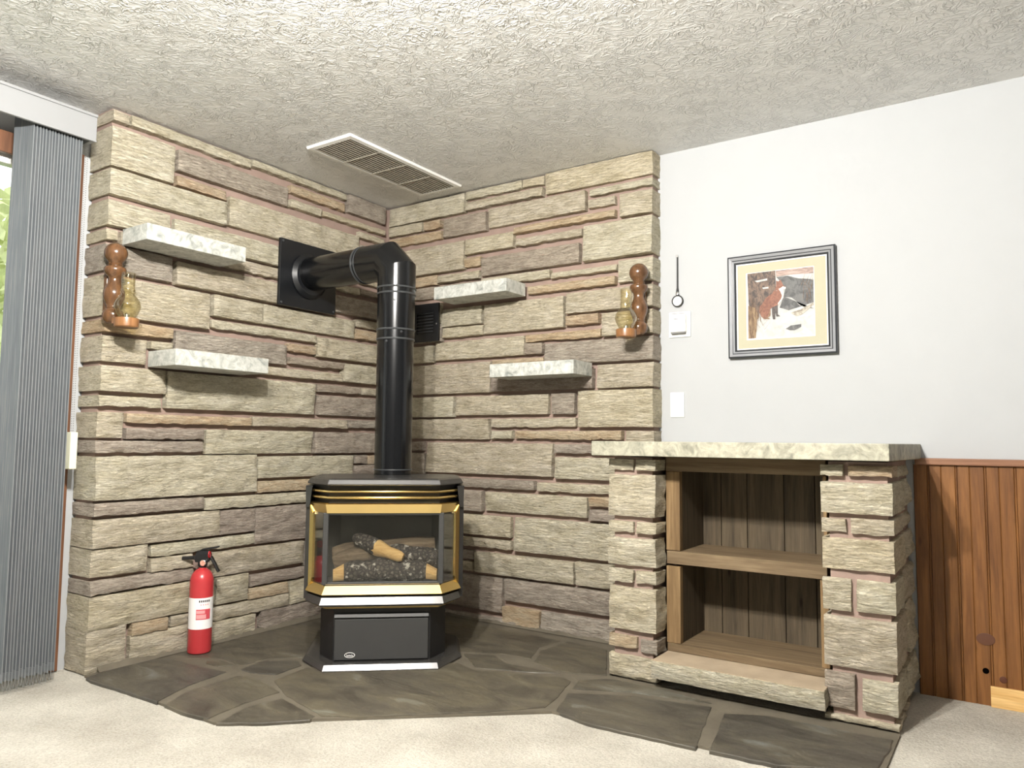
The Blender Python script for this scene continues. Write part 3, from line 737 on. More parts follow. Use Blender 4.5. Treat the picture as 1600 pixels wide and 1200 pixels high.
# ------------------------------------------------------------------ gas stove in the corner
stove = empty('gas_stove', (0.915, -0.936, HEARTH + 0.0016), math.atan2(0.652, 0.758))
tag(stove, 'black freestanding gas stove with brass framed bay glass and ceramic logs', 'stove')
ZO = -HEARTH
def plan(f, nf, w, ns, nb, wb=None):
    wb = w if wb is None else wb
    return [(-f, nf), (f, nf), (w, ns), (w, nb - 0.06), (wb - 0.06, nb), (-wb + 0.06, nb), (-w, nb - 0.06), (-w, ns)]
def ringz(pl, z): return [(x, y, z + ZO) for x, y in pl]
def spart(name, mb, mat, parent=None, smooth=False, **kw):
    return mb.build(name, mat, parent or stove, smooth, **kw)
spart('base_plate', MB().loft([ringz(plan(0.233, 0.0, 0.336, 0.17, 0.50), HEARTH), ringz(plan(0.233, 0.0, 0.336, 0.17, 0.50), HEARTH + 0.003),
      ringz(plan(0.228, 0.0125, 0.322, 0.176, 0.49), 0.060), ringz(plan(0.222, 0.026, 0.31, 0.182, 0.485), 0.0625)]), STOVE_BLACK)
spart('pedestal', MB().loft([ringz(plan(0.199, 0.062, 0.264, 0.165, 0.45), 0.0625), ringz(plan(0.199, 0.062, 0.264, 0.165, 0.45), 0.287)]), STOVE_DARK)
door = spart('door', MB().box((-0.193, 0.052, 0.067 + ZO), (0.190, 0.061, 0.232 + ZO)), STOVE_GREY, bevel=0.002)
MB().loft([[(-0.194, 0.052, 0.234 + ZO), (0.191, 0.052, 0.234 + ZO), (0.191, 0.061, 0.234 + ZO), (-0.194, 0.061, 0.234 + ZO)],
           [(-0.194, 0.042, 0.241 + ZO), (0.191, 0.042, 0.241 + ZO), (0.191, 0.061, 0.241 + ZO), (-0.194, 0.061, 0.241 + ZO)],
           [(-0.194, 0.048, 0.253 + ZO), (0.191, 0.048, 0.253 + ZO), (0.191, 0.061, 0.253 + ZO), (-0.194, 0.061, 0.253 + ZO)]]).build('door_pull', STOVE_GREY, door)
bm_ = Matrix.Translation((-0.129, 0.0515, 0.088 + ZO)) @ Matrix.Rotation(R(90), 4, 'X')
bd = MB().prism(ellipse(0.0215, 0.011), -0.0002, 0.002, bm_).build('badge', STOVE_DARK, door)
rim = MB()
e1, e2 = ellipse(0.0215, 0.011, 36), ellipse(0.0190, 0.0088, 36)
rim.loft([[(x, y, 0.002) for x, y in e1], [(x, y, 0.0032) for x, y in e1], [(x, y, 0.0032) for x, y in e2], [(x, y, 0.002) for x, y in e2]], caps=False, mat=bm_)
# illegible little script on the badge: a run of joined strokes
for i in range(9):
    xx = -0.0125 + i*0.0031
    rim.box((xx, -0.0045, 0.002), (xx + 0.0015, -0.0045 + (0.005 if i % 3 else 0.0075), 0.003), bm_)
rim.box((-0.0125, -0.0048, 0.002), (0.014, -0.0036, 0.003), bm_)
rim.build('badge_lettering', WHITE_PLASTIC, door)

def lip(f, nf, w, ns, nb): return plan(f, nf, w, ns, nb)
spart('brass_strip', MB().loft([ringz(lip(0.230, 0.014, 0.300, 0.125, 0.40), 0.284), ringz(lip(0.234, 0.008, 0.306, 0.120, 0.40), 0.2925)]), BRASS)
spart('ash_lip', MB().loft([ringz(lip(0.240, 0.006, 0.312, 0.115, 0.42), 0.2925), ringz(lip(0.251, 0.0, 0.325, 0.115, 0.42), 0.301),
      ringz(lip(0.245, 0.0135, 0.316, 0.123, 0.42), 0.3275), ringz(lip(0.225, 0.05, 0.300, 0.15, 0.42), 0.334)]), STOVE_BLACK)
# body: hollow bay made of floor block, hood and rear box
spart('bay_floor', MB().loft([ringz(plan(0.233, 0.030, 0.308, 0.138, 0.42), 0.334), ringz(plan(0.233, 0.030, 0.308, 0.138, 0.42), 0.376)]), STOVE_DARK)
spart('hood', MB().loft([ringz(plan(0.228, 0.045, 0.300, 0.15, 0.44), 0.668), ringz(plan(0.228, 0.045, 0.300, 0.15, 0.44), 0.783)]), STOVE_DARK)
spart('rear_box', MB().box((-0.318, 0.275, 0.30 + ZO), (0.318, 0.44, 0.783 + ZO)), STOVE_DARK)
for s in (-1, 1):
    spart('side_panel', MB().loft([[(s*0.318, 0.135, 0.300 + ZO), (s*0.336, 0.150, 0.300 + ZO), (s*0.336, 0.44, 0.300 + ZO), (s*0.318, 0.44, 0.300 + ZO)],
          [(s*0.318, 0.135, 0.700 + ZO), (s*0.336, 0.150, 0.700 + ZO), (s*0.336, 0.44, 0.700 + ZO), (s*0.318, 0.44, 0.700 + ZO)],
          [(s*0.306, 0.120, 0.775 + ZO), (s*0.336, 0.130, 0.775 + ZO), (s*0.336, 0.44, 0.775 + ZO), (s*0.306, 0.44, 0.775 + ZO)]]), STOVE_BLACK)
    # slim black bracket rising to the top beside the louvres
    spart('corner_bracket', MB().loft([[(s*0.317, 0.118, 0.685 + ZO), (s*0.334, 0.128, 0.685 + ZO), (s*0.334, 0.14, 0.685 + ZO), (s*0.317, 0.13, 0.685 + ZO)],
          [(s*0.306, 0.10, 0.770 + ZO), (s*0.335, 0.118, 0.770 + ZO), (s*0.335, 0.14, 0.770 + ZO), (s*0.306, 0.125, 0.770 + ZO)]]), STOVE_BLACK)
fb = MB()
fb.loft([[(-0.305, 0.17, 0.377 + ZO), (-0.20, 0.265, 0.377 + ZO), (0.20, 0.265, 0.377 + ZO), (0.305, 0.17, 0.377 + ZO)],
         [(-0.305, 0.17, 0.667 + ZO), (-0.20, 0.265, 0.667 + ZO), (0.20, 0.265, 0.667 + ZO), (0.305, 0.17, 0.667 + ZO)]], caps=False, closed=False)
spart('firebox_liner', fb, FIREBOX)

path = [(-0.317, 0.130), (-0.238, 0.020), (0.238, 0.020), (0.317, 0.130)]
def inset(d):
    return [(-0.317 + d*0.75, 0.130 + d*0.7), (-0.238 + d*0.45, 0.020 + d), (0.238 - d*0.45, 0.020 + d), (0.317 - d*0.75, 0.130 + d*0.7)]
def bar(levels, mat, name):
    mb = MB()
    rings = [[(x, y, z + ZO) for x, y in inset(d)] for d, z in levels]
    # closed strip profile swept along the bay
    n = len(rings); pts = len(rings[0]); vs = [p for r in rings for p in r]; fs = []
    for k in range(n):
        for i in range(pts - 1):
            fs.append((k*pts+i, k*pts+i+1, ((k+1) % n)*pts+i+1, ((k+1) % n)*pts+i))
    fs.append(tuple(k*pts for k in range(n))); fs.append(tuple(k*pts+pts-1 for k in range(n))[::-1])
    mb.add(vs, fs)
    return spart(name, mb, mat)
bar([(-0.013, 0.340), (0.0135, 0.3765), (0.020, 0.3765), (0.020, 0.336), (-0.009, 0.336)], BRASS, 'brass_bottom_bar')
bar([(0.0, 0.704), (0.006, 0.708), (0.022, 0.708), (0.022, 0.667), (0.010, 0.667)], BRASS, 'brass_top_bar')
for s in (-1, 1):
    a = Vector((s*0.238, 0.020, 0)); b = Vector((s*0.317, 0.130, 0)); d = (b - a).normalized(); nrm = Vector((-d.y*s, d.x*s, 0))
    if nrm.y > 0: nrm = -nrm
    def P(t, o, z):
        q = b - d*t + nrm*o; return (q.x, q.y, z + ZO)
    q = MB()
    q.loft([[P(0.0, 0.0, 0.352), P(0.020, -0.006, 0.392), P(0.020, -0.016, 0.392), P(0.0, -0.016, 0.352)],
            [P(0.0, 0.0, 0.692), P(0.020, -0.006, 0.655), P(0.020, -0.016, 0.655), P(0.0, -0.016, 0.692)]])
    spart('brass_side_bar', q, BRASS)
    q = MB(); q.loft([[P(0.022, -0.012, 0.377), P(0.118, -0.012, 0.377), P(0.118, -0.016, 0.377), P(0.022, -0.016, 0.377)],
                      [P(0.022, -0.012, 0.667), P(0.118, -0.012, 0.667), P(0.118, -0.016, 0.667), P(0.022, -0.016, 0.667)]])
    spart('side_glass', q, FIREGLASS)
    q = MB().box((s*0.2375 - 0.011, 0.034, 0.374 + ZO), (s*0.2375 + 0.011, 0.052, 0.668 + ZO))
    spart('corner_post', q, STOVE_GREY, bevel=0.003)
spart('front_glass', MB().box((-0.2275, 0.040, 0.384 + ZO), (0.2275, 0.044, 0.660 + ZO)), FIREGLASS)
for za, zb in ((0.374, 0.385), (0.659, 0.668)):
    spart('glass_retainer', MB().box((-0.227, 0.036, za + ZO), (0.227, 0.048, zb + ZO)), STOVE_GREY, bevel=0.002)
for z in (0.7305, 0.7555):
    q = MB()
    pts = [(-0.302, 0.120), (-0.229, 0.026), (0.229, 0.026), (0.302, 0.120)]
    ins = [(-0.290, 0.142), (-0.222, 0.058), (0.222, 0.058), (0.290, 0.142)]
    prof = [[(*p, z - 0.004 + ZO) for p in pts], [(*p, z + 0.003 + ZO) for p in [(x*0.985, y + 0.006) for x, y in pts]], [(*p, z + 0.010 + ZO) for p in ins], [(*p, z + 0.005 + ZO) for p in ins]]
    vs = [p for r in prof for p in r]; fs = []
    for k in range(4):
        for i in range(3): fs.append((k*4+i, k*4+i+1, ((k+1) % 4)*4+i+1, ((k+1) % 4)*4+i))
    fs += [(0, 4, 8, 12), (15, 11, 7, 3)]
    q.add(vs, fs)
    lv = spart('louvre', q, BRASS)
    MB().tube([(x_, y_ - 0.001, z + 0.001 + ZO) for x_, y_ in pts], 0.0055, 14).build('louvre_nose', BRASS, lv, True, angle=60)
spart('top_plate', MB().loft([ringz(plan(0.231, 0.003, 0.331, 0.150, 0.47), 0.783), ringz(plan(0.232, 0.0, 0.333, 0.150, 0.47), 0.787),
      ringz(plan(0.227, 0.0095, 0.322, 0.155, 0.465), 0.806), ringz(plan(0.216, 0.026, 0.305, 0.17, 0.46), 0.811)]), STOVE_BLACK, bevel=0.003)

def log(a, b, r0, r1, mat, seed, cut=None, squash=1.0):
    """bark log from a to b with lumpy radius; cut = material of a pale end piece at b"""
    A, B = Vector(a), Vector(b); n = 14; so = Vector((seed*2.1, seed, 0)); rings = []
    ax = (B - A).normalized(); s = ax.cross(Vector((0, 0, 1))).normalized(); u = s.cross(ax)
    for i in range(9):
        t = i/8; p = A.lerp(B, t); r = r0 + (r1 - r0)*t
        if i in (0, 8): r *= 0.8
        ring = []
        for j in range(n):
            th = 2*math.pi*j/n
            d = s*math.cos(th) + u*math.sin(th)*squash
            ring.append(p + d*r*(1 + 0.28*noise.noise((p + d*0.05)*26 + so)) + Vector((0, 0, ZO)))
        rings.append(ring)
    o = spart('log', MB().loft(rings), mat, None, True, angle=60)
    if cut:
        rr = [[v + ax*0.001 for v in rings[8]], [B + Vector((0, 0, ZO)) + ax*0.045 + (v - B - Vector((0, 0, ZO)))*0.72 + Vector((0, 0, -0.012)) for v in rings[8]]]
        MB().loft(rr).build('split_end', cut, o, True)
    return o
log((-0.225, 0.205, 0.470), (0.215, 0.215, 0.505), 0.044, 0.050, LOG_BROWN, 1)
log((0.05, 0.120, 0.420), (-0.165, 0.095, 0.416), 0.044, 0.043, CHAR, 2, LOG_CUT)
log((-0.06, 0.115, 0.424), (0.178, 0.092, 0.417), 0.046, 0.044, CHAR, 3, LOG_CUT)
log((-0.215, 0.145, 0.445), (-0.02, 0.175, 0.500), 0.036, 0.046, LOG_BROWN, 4)
log((0.225, 0.125, 0.465), (0.02, 0.150, 0.495), 0.042, 0.032, CHAR, 5)
log((-0.130, 0.16, 0.555), (-0.03, 0.115, 0.512), 0.024, 0.036, CHAR, 6)
log((-0.045, 0.117, 0.518), (0.080, 0.080, 0.476), 0.036, 0.020, LOG_CUT, 7)

# ------------------------------------------------------------------ flue pipe
PX, PY, PZ, PR = 0.657, -0.612, 1.832, 0.0865
flue = empty('flue_pipe', (PX, PY, 0.814))
tag(flue, 'glossy black flue pipe rising from the stove and turning into the stone wall', 'flue pipe')
def fpart(name, mb, mat, smooth=True, **kw):
    o = mb.build(name, mat, flue, smooth, **kw); o.location = (-PX, -PY, -0.814); return o
fpart('lower_pipe', MB().tube([(PX, PY, 0.814), (PX, PY, 1.45)], PR, 40), PIPE_BLACK)
fpart('upper_pipe', MB().tube([(PX, PY, 1.445), (PX, PY, 1.665)], PR + 0.0025, 40), PIPE_BLACK)
fpart('elbow', MB().tube([(PX, PY, 1.655), (PX, PY, PZ - 0.058), (PX - 0.058, PY, PZ), (PX - 0.21, PY, PZ)], PR + 0.004, 40), PIPE_BLACK, angle=20)
fpart('horizontal_pipe', MB().tube([(PX - 0.205, PY, PZ), (0.03, PY, PZ)], PR, 40), PIPE_BLACK)
def hoop(c, axis, r, t, name='seam_ring'):
    prof = [(r - 0.003, -t), (r + 0.003, -t), (r + 0.0045, 0), (r + 0.003, t), (r - 0.003, t)]
    mt = Matrix.Translation(c)
    if axis == 'X': mt = mt @ Matrix.Rotation(R(90), 4, 'Y')
    fpart(name, MB().lathe(prof, 40, mt, caps=False), PIPE_SEAM if name == 'seam_ring' else PIPE_BLACK)
for z, r in ((1.445, PR), (1.49, PR + 0.002), (1.662, PR + 0.003), (1.69, PR + 0.004)): hoop((PX, PY, z), 'Z', r, 0.004)
hoop((PX, PY, 0.835), 'Z', PR, 0.003)
for x_ in (PX - 0.205, PX - 0.225): hoop((x_, PY, PZ), 'X', PR + 0.002, 0.004)
fpart('wall_collar', MB().lathe([(0.098, 0.0), (0.118, 0.0), (0.118, 0.012), (0.100, 0.03), (0.088, 0.032)], 40, Matrix.Translation((0.032, PY, PZ - 0.01)) @ Matrix.Rotation(R(90), 4, 'Y')), PLATE_BLACK)
plate = fpart('wall_plate', MB().box((0.014, -0.797, 1.648), (0.032, -0.420, 1.992)), PLATE_BLACK, False, bevel=0.003)
for y_ in (-0.782, -0.435):
    for z_ in (1.662, 1.978):
        q = MB().lathe([(0.006, 0), (0.006, 0.002), (0.003, 0.004)], 12, Matrix.Translation((0.032, y_, z_)) @ Matrix.Rotation(R(90), 4, 'Y'))
        q.build('screw', PIPE_SEAM, plate, True)
for z_, a_ in ((1.625, -52), (1.43, -75), (1.475, -30)):
    d = Vector((math.cos(R(a_)), math.sin(R(a_)), 0))
    q = MB().lathe([(0.006, 0), (0.006, 0.003), (0.003, 0.006)], 12, Matrix.Translation(Vector((PX, PY, z_)) + d*(PR + 0.001)) @ d.to_track_quat('Z', 'Y').to_matrix().to_4x4())
    fpart('screw', q, PIPE_SEAM)

# ------------------------------------------------------------------ black grille on the stone
gr = empty('wall_grille', (0.343, -0.02, 1.525))
tag(gr, 'small black louvred vent grille on the stone wall beside the flue pipe', 'vent')
gw, gh = 0.186, 0.215
def gpart(name, mb, mat, **kw): return mb.build(name, mat, gr, **kw)
fr_ = MB(); hw = gw/2
fr_.box((-hw, -0.012, 0), (-hw+0.026, 0, gh)); fr_.box((hw-0.036, -0.012, 0), (hw, 0, gh))
fr_.box((-hw+0.026, -0.012, 0), (hw-0.036, 0, 0.045)); fr_.box((-hw+0.026, -0.012, gh-0.05), (hw-0.036, 0, gh))
gpart('frame', fr_, PLATE_BLACK)
gpart('dark_backing', MB().box((-hw+0.02, -0.001, 0.03), (hw-0.02, 0.0, gh-0.03)), BLACK_PLASTIC)
for i in range(7):
    z_ = 0.052 + i*0.0175
    gpart('slat', MB().loft([[(-hw+0.026, -0.0115, z_), (-hw+0.026, -0.0095, z_), (-hw+0.026, -0.002, z_+0.009), (-hw+0.026, -0.0035, z_+0.0105)],
                             [(hw-0.036, -0.0115, z_), (hw-0.036, -0.0095, z_), (hw-0.036, -0.002, z_+0.009), (hw-0.036, -0.0035, z_+0.0105)]]), PIPE_SEAM)
gpart('screw', MB().lathe([(0.004, 0), (0.004, 0.001), (0.002, 0.002)], 10, Matrix.Translation((hw-0.014, -0.012, gh*0.45)) @ Matrix.Rotation(R(90), 4, 'X')), CHROME)

# ------------------------------------------------------------------ ceiling vent
cv = empty('ceiling_vent', (0.482, -0.497, CEIL))
tag(cv, 'white rectangular slatted air vent in the textured ceiling', 'vent')
vw, vl = 0.147, 0.411
fr_ = MB()
def slope(a, b):   # bevelled border piece between outer and inner rectangles
    pass
O_ = [(-vw, -vl), (vw, -vl), (vw, vl), (-vw, vl)]; I_ = [(-vw+0.026, -vl+0.026), (vw-0.026, -vl+0.026), (vw-0.026, vl-0.026), (-vw+0.026, vl-0.026)]
fr_.loft([[(x, y, -0.001) for x, y in O_], [(x, y, -0.006) for x, y in O_], [(x*0.985, y*0.99, -0.013) for x, y in O_], [(x, y, -0.015) for x, y in I_], [(x, y, -0.002) for x, y in I_]], caps=False)
fr_.build('frame', VENT_WHITE, cv)
MB().box((-vw+0.01, -vl+0.01, -0.0025), (vw-0.01, vl-0.01, -0.0005)).build('dark_backing', GAP_SHADE, cv)  # dark sheet paints in the shade between the slats
ns = 12
for i in range(ns):
    xx = -vw + 0.03 + (2*vw - 0.06)*(i + 0.5)/ns
    MB().loft([[(xx-0.0035, y_, -0.0145), (xx+0.0035, y_, -0.0145), (xx-0.001, y_, -0.0045), (xx-0.004, y_, -0.0045)] for y_ in (-vl+0.026, vl-0.026)]).build('slat', VENT_GREY, cv)
for i in (1, 2, 3):
    yy = -vl + 0.026 + (2*vl - 0.052)*i/4
    MB().box((-vw+0.026, yy-0.003, -0.0155), (vw-0.026, yy+0.003, -0.0095)).build('cross_bar', VENT_GREY, cv)

# ------------------------------------------------------------------ fire extinguisher
fx = empty('fire_extinguisher', (0.078, -1.198, HEARTH), R(34))
tag(fx, 'red fire extinguisher with white label standing on the slate hearth', 'fire extinguisher')
RB = 0.0495
MB().lathe([(0.0, 0.003), (0.040, 0.003), (0.0435, 0.0), (0.048, 0.004), (RB, 0.012), (RB, 0.305), (0.0475, 0.322), (0.042, 0.337), (0.033, 0.350), (0.023, 0.358), (0.0165, 0.361), (0.0165, 0.366)], 40).build('cylinder', RED, fx, True)
def wrap(name, a0, a1, z0, z1, r, mat, parent, n=16, arc=0.0):
    q = MB(); rings = []
    for zz, rr in ((z0, r), (z1, r), (z1, r - 0.0004), (z0, r - 0.0004)):
        rings.append([(rr*math.cos(R(a0 + (a1-a0)*i/n)), rr*math.sin(R(a0 + (a1-a0)*i/n)), zz) for i in range(n + 1)])
    q.loft(rings + [rings[0]], caps=False, closed=False)
    return q.build(name, mat, parent, True)
lab = wrap('label', -205, 25, 0.107, 0.240, RB + 0.0006, LABEL_WHITE, fx, 36)
# print on the label turned to the right side: heading letters, small line and red warning block
for i in range(6):
    a = -78 + i*9.5
    wrap('heading_letter', a, a + 6.5, 0.222, 0.231, RB + 0.0010, INK, lab, 2)
for i in range(4):
    a = -70 + i*11
    wrap('subheading_letter', a, a + 5, 0.209, 0.214, RB + 0.0010, LABEL_PINK, lab, 2)
wrap('warning_block', -90, -20, 0.148, 0.192, RB + 0.0010, LABEL_RED, lab, 12)
wrap('warning_band', -88, -48, 0.174, 0.187, RB + 0.0013, LABEL_PINK, lab, 8)
wrap('warning_band', -88, -42, 0.152, 0.170, RB + 0.0013, LABEL_PINK, lab, 8)
MB().lathe([(0.0165, 0.364), (0.0165, 0.372), (0.020, 0.374), (0.020, 0.392), (0.014, 0.396)], 24).build('neck', BLACK_PLASTIC, fx, True)
vb = MB()
vb.loft([[(-0.030, -0.013, 0.388), (0.026, -0.013, 0.388), (0.026, 0.013, 0.388), (-0.030, 0.013, 0.388)],
         [(-0.034, -0.015, 0.405), (0.034, -0.015, 0.400), (0.034, 0.015, 0.400), (-0.034, 0.015, 0.405)],
         [(-0.030, -0.014, 0.424), (0.036, -0.014, 0.424), (0.036, 0.014, 0.424), (-0.030, 0.014, 0.424)],
         [(-0.008, -0.010, 0.440), (0.030, -0.010, 0.440), (0.030, 0.010, 0.440), (-0.008, 0.010, 0.440)]])
vb.build('valve_body', BLACK_PLASTIC, fx, bevel=0.004)
MB().tube([(-0.026, 0, 0.408), (-0.090, 0, 0.404)], [0.0085, 0.0078], 14).build('nozzle', BLACK_PLASTIC, fx, True)
MB().loft([[(0.030, -0.011, 0.412), (0.040, -0.011, 0.416), (0.040, 0.011, 0.416), (0.030, 0.011, 0.412)], [(0.050, -0.010, 0.378), (0.060, -0.010, 0.382), (0.060, 0.010, 0.382), (0.050, 0.010, 0.378)],
           [(0.068, -0.009, 0.344), (0.077, -0.009, 0.348), (0.077, 0.009, 0.348), (0.068, 0.009, 0.344)]]).build('carry_handle', BLACK_PLASTIC, fx, bevel=0.003)
MB().loft([[(-0.028, -0.009, 0.426), (-0.028, 0.009, 0.426), (-0.028, 0.009, 0.432), (-0.028, -0.009, 0.432)], [(0.0, -0.011, 0.440), (0.0, 0.011, 0.440), (0.0, 0.011, 0.448), (0.0, -0.011, 0.448)],
           [(0.070, -0.010, 0.453), (0.070, 0.010, 0.453), (0.070, 0.010, 0.460), (0.070, -0.010, 0.460)]]).build('lever', BLACK_PLASTIC, fx, bevel=0.002)
gm = Matrix.Translation((0.010, -0.018, 0.388)) @ Matrix.Rotation(R(90), 4, 'X')
g = MB().lathe([(0.013, 0), (0.0135, 0.006), (0.0115, 0.0075), (0.0115, 0.0065)], 24, gm).build('gauge', CHROME, fx, True)
MB().lathe([(0.0112, 0.0064), (0.0112, 0.007)], 24, gm).build('gauge_face', GAUGE_FACE, g)
MB().box((-0.0006, -0.001, 0.0071), (0.0006, 0.008, 0.0076), gm @ Matrix.Rotation(R(-25), 4, 'Z')).build('gauge_needle', INK, g)
tm = Matrix.Translation((0.035, -0.016, 0.424)) @ Matrix.Rotation(R(90), 4, 'Y')
q = MB()
ring = [[(0.011*math.cos(2*math.pi*i/20)*(1) , 0.0 + 0.0, 0) for i in range(1)]]
q.tube([(0.013*math.cos(2*math.pi*i/20), 0.010*math.sin(2*math.pi*i/20), 0) for i in range(21)], 0.0026, 8, mat=tm)
q.build('safety_pin_ring', plain('red_pin_plastic', srgb(170, 20, 30), 0.4), fx, True)

# ------------------------------------------------------------------ turned wooden wall lamps with glass chimneys
SPINDLE = [(0.010, 0.0), (0.022, 0.002), (0.034, 0.011), (0.040, 0.026), (0.041, 0.040), (0.036, 0.053), (0.0275, 0.058), (0.0265, 0.063), (0.0285, 0.066), (0.0265, 0.070),
           (0.031, 0.084), (0.039, 0.104), (0.0415, 0.122), (0.040, 0.136), (0.033, 0.152), (0.026, 0.168), (0.0235, 0.182), (0.025, 0.193), (0.034, 0.203), (0.0415, 0.213), (0.0425, 0.224),
           (0.040, 0.232), (0.030, 0.237), (0.0265, 0.241), (0.0285, 0.245), (0.0255, 0.249)]
for i in range(1, 15):
    a = R(-62 + i*(152/14)); SPINDLE.append((max(0.0008, 0.0445*math.cos(a)), 0.2915 + 0.0445*math.sin(a)))
def lamp(loc, rz, cup_off, label):
    t = empty('wall_lamp', loc, rz)
    tag(t, label, 'wall lamp', 'turned wooden wall lamps')
    MB().lathe(SPINDLE, 36).build('spindle', LAMP_WOOD, t, True, angle=50)
    cx, cy = cup_off
    MB().box((-0.018, 0.028, 0.03), (0.018, 0.052, 0.22)).build('wall_block', LAMP_WOOD, t, bevel=0.003)
    MB().loft([[(-0.02, -0.030, 0.0), (0.02, -0.030, 0.0), (0.02, -0.030, 0.022), (-0.02, -0.030, 0.022)], [(cx-0.03, cy, -0.016), (cx+0.03, cy, -0.016), (cx+0.03, cy, 0.012), (cx-0.03, cy, 0.012)]]).build('arm', CUP_WOOD, t)
    cup = MB().lathe([(0.0, -0.019), (0.042, -0.019), (0.0455, -0.015), (0.0465, 0.010), (0.0455, 0.018), (0.038, 0.020), (0.030, 0.018), (0.0, 0.018)], 32, Matrix.Translation((cx, cy, 0))).build('cup', CUP_WOOD, t, True)
    ch = [(0.032, 0.0185), (0.034, 0.026), (0.042, 0.040), (0.0495, 0.058), (0.051, 0.072), (0.046, 0.090), (0.036, 0.104), (0.0285, 0.113), (0.0265, 0.119), (0.029, 0.124), (0.0265, 0.129), (0.0285, 0.134), (0.026, 0.139), (0.0255, 0.165), (0.0265, 0.203)]
    prof = ch + [(r - 0.0016, z) for r, z in reversed(ch)]
    MB().lathe(prof, 36, Matrix.Translation((cx, cy, 0)), caps=False).build('glass_chimney', CHIMNEY_GLASS, t, True, angle=60)
    MB().lathe([(0.006, 0.018), (0.011, 0.022), (0.011, 0.034), (0.003, 0.040)], 16, Matrix.Translation((cx, cy, 0))).build('candle_socket', CHROME, t, True)
    return t
lamp((0.053, -1.634, 1.432), R(90), (0.012, -0.082), 'turned wooden wall lamp with amber glass chimney beside the window blind')
lamp((1.655, -0.053, 1.466), 0.0, (-0.026, -0.082), 'turned wooden wall lamp with amber glass chimney beside the white wall')

# ------------------------------------------------------------------ framed fox picture on the white wall
pic = empty('framed_picture', (2.258, WALL_Y, 1.350))
tag(pic, 'framed print of a red fox sitting in snow on the white wall', 'picture')
PW, PH = 0.455, 0.457
def frame_ring(name, o, i, y_o, y_i, mat):
    """mitred moulding: outer/inner inset, depth at outer/inner edge"""
    def rect(d, y): return [(-PW/2 + d, y, d), (PW/2 - d, y, d), (PW/2 - d, y, PH - d), (-PW/2 + d, y, PH - d)]
    return MB().loft([rect(o, -0.001), rect(o, y_o), rect(i, y_i), rect(i, -0.001)], caps=False).build(name, mat, pic)
frame_ring('frame_outer', 0.0, 0.006, -0.024, -0.027, FRAME_DARK)
frame_ring('frame_band', 0.006, 0.017, -0.026, -0.022, FRAME_SILVER)
frame_ring('frame_groove', 0.017, 0.021, -0.020, -0.019, FRAME_DARK)
frame_ring('frame_band', 0.021, 0.028, -0.021, -0.018, FRAME_SILVER)
frame_ring('frame_inner', 0.028, 0.036, -0.019, -0.014, FRAME_DARK)
frame_ring('frame_fillet', 0.036, 0.041, -0.014, -0.012, WHITE_PLASTIC)
x0, x1, z0, z1 = -PW/2 + 0.041, PW/2 - 0.041, 0.041, PH - 0.041
MB().box((x0, -0.010, z0), (x1, -0.004, z1)).build('mat_board', MAT_CREAM, pic)
ix0, ix1, iz0, iz1 = -0.143, 0.137, 0.084, 0.376
MB().box((ix0 - 0.006, -0.0106, iz0 - 0.006), (ix1 + 0.002, -0.0101, iz1 + 0.002)).build('print_margin', LABEL_WHITE, pic)
def art(name, layer, mat, poly):
    pts = [(ix0 + u*(ix1-ix0), iz0 + v*(iz1-iz0)) for u, v in poly]
    y = -0.0106 - 0.0002*layer
    return MB().loft([[(x, y, z) for x, z in pts], [(x, y - 0.00018, z) for x, z in pts]]).build(name, mat, pic)
def artmat(name, a, b, sc=60, stretch=(1, 1, 1), lo=0.4, hi=0.6):
    mt, nt, bs = new_mat(name)
    v = coords(nt, stretch)
    nt.links.new(ramp(nt, noise_tex(nt, v, sc, 5, 0.7, 0.8), [(lo, a), (hi, b)]), bs.inputs['Base Color'])
    bs.inputs['Roughness'].default_value = 0.6
    return mt
A_SNOW = artmat('painted_snow', srgb(168, 168, 165), srgb(184, 184, 182), 20)
A_BANK = artmat('painted_dark_bank', srgb(46, 38, 36), srgb(112, 92, 78), 70, (1, 1, 0.6))
A_GRASS = artmat('painted_dry_grass', srgb(78, 54, 38), srgb(146, 122, 90), 60, (2.2, 1, 0.3))
A_ROCK = artmat('painted_grey_rock', srgb(60, 60, 61), srgb(98, 98, 97), 30, (1, 1, 1))
A_LEDGE = artmat('painted_ledge', srgb(120, 100, 92), srgb(172, 150, 140), 40, (0.4, 1, 2))
A_FOX = artmat('painted_fox_fur', srgb(106, 64, 48), srgb(136, 90, 70), 60)
A_TAIL = artmat('painted_fox_tail', srgb(100, 70, 48), srgb(140, 110, 82), 80)
A_PALE = artmat('painted_pale_fur', srgb(226, 204, 186), srgb(238, 226, 214), 60)
A_LEG = artmat('painted_dark_leg', srgb(48, 42, 40), srgb(80, 70, 66), 60)
A_LOG = artmat('painted_snowy_log', srgb(120, 112, 100), srgb(176, 170, 156), 60)
art('print_snow', 0, A_SNOW, [(0, 0), (1, 0), (1, 1), (0, 1)])
for layer, (key, mt) in enumerate([('rock', A_ROCK), ('ledge', A_LEDGE), ('dark_bank', A_BANK), ('grass', A_GRASS), ('snow_cap', A_SNOW), ('snow_patch', A_SNOW), ('patch2', A_SNOW), ('rock_snow', A_SNOW), ('log', A_LOG), ('tuft', A_ROCK),
                                   ('tail', A_TAIL), ('leg2', A_LEG), ('body', A_FOX), ('leg1', A_LEG), ('head', A_FOX), ('chest', A_PALE), ('muzzle', A_PALE)]):
    art('print_' + {'dark_bank': 'bank', 'patch2': 'snow_patch', 'leg1': 'fox_leg', 'leg2': 'fox_leg', 'body': 'fox_body', 'head': 'fox_head', 'chest': 'fox_chest', 'muzzle': 'fox_muzzle', 'tail': 'fox_tail'}.get(key, key), layer + 1, mt, FOX[key])
rnd = random.Random(8)
st = MB()
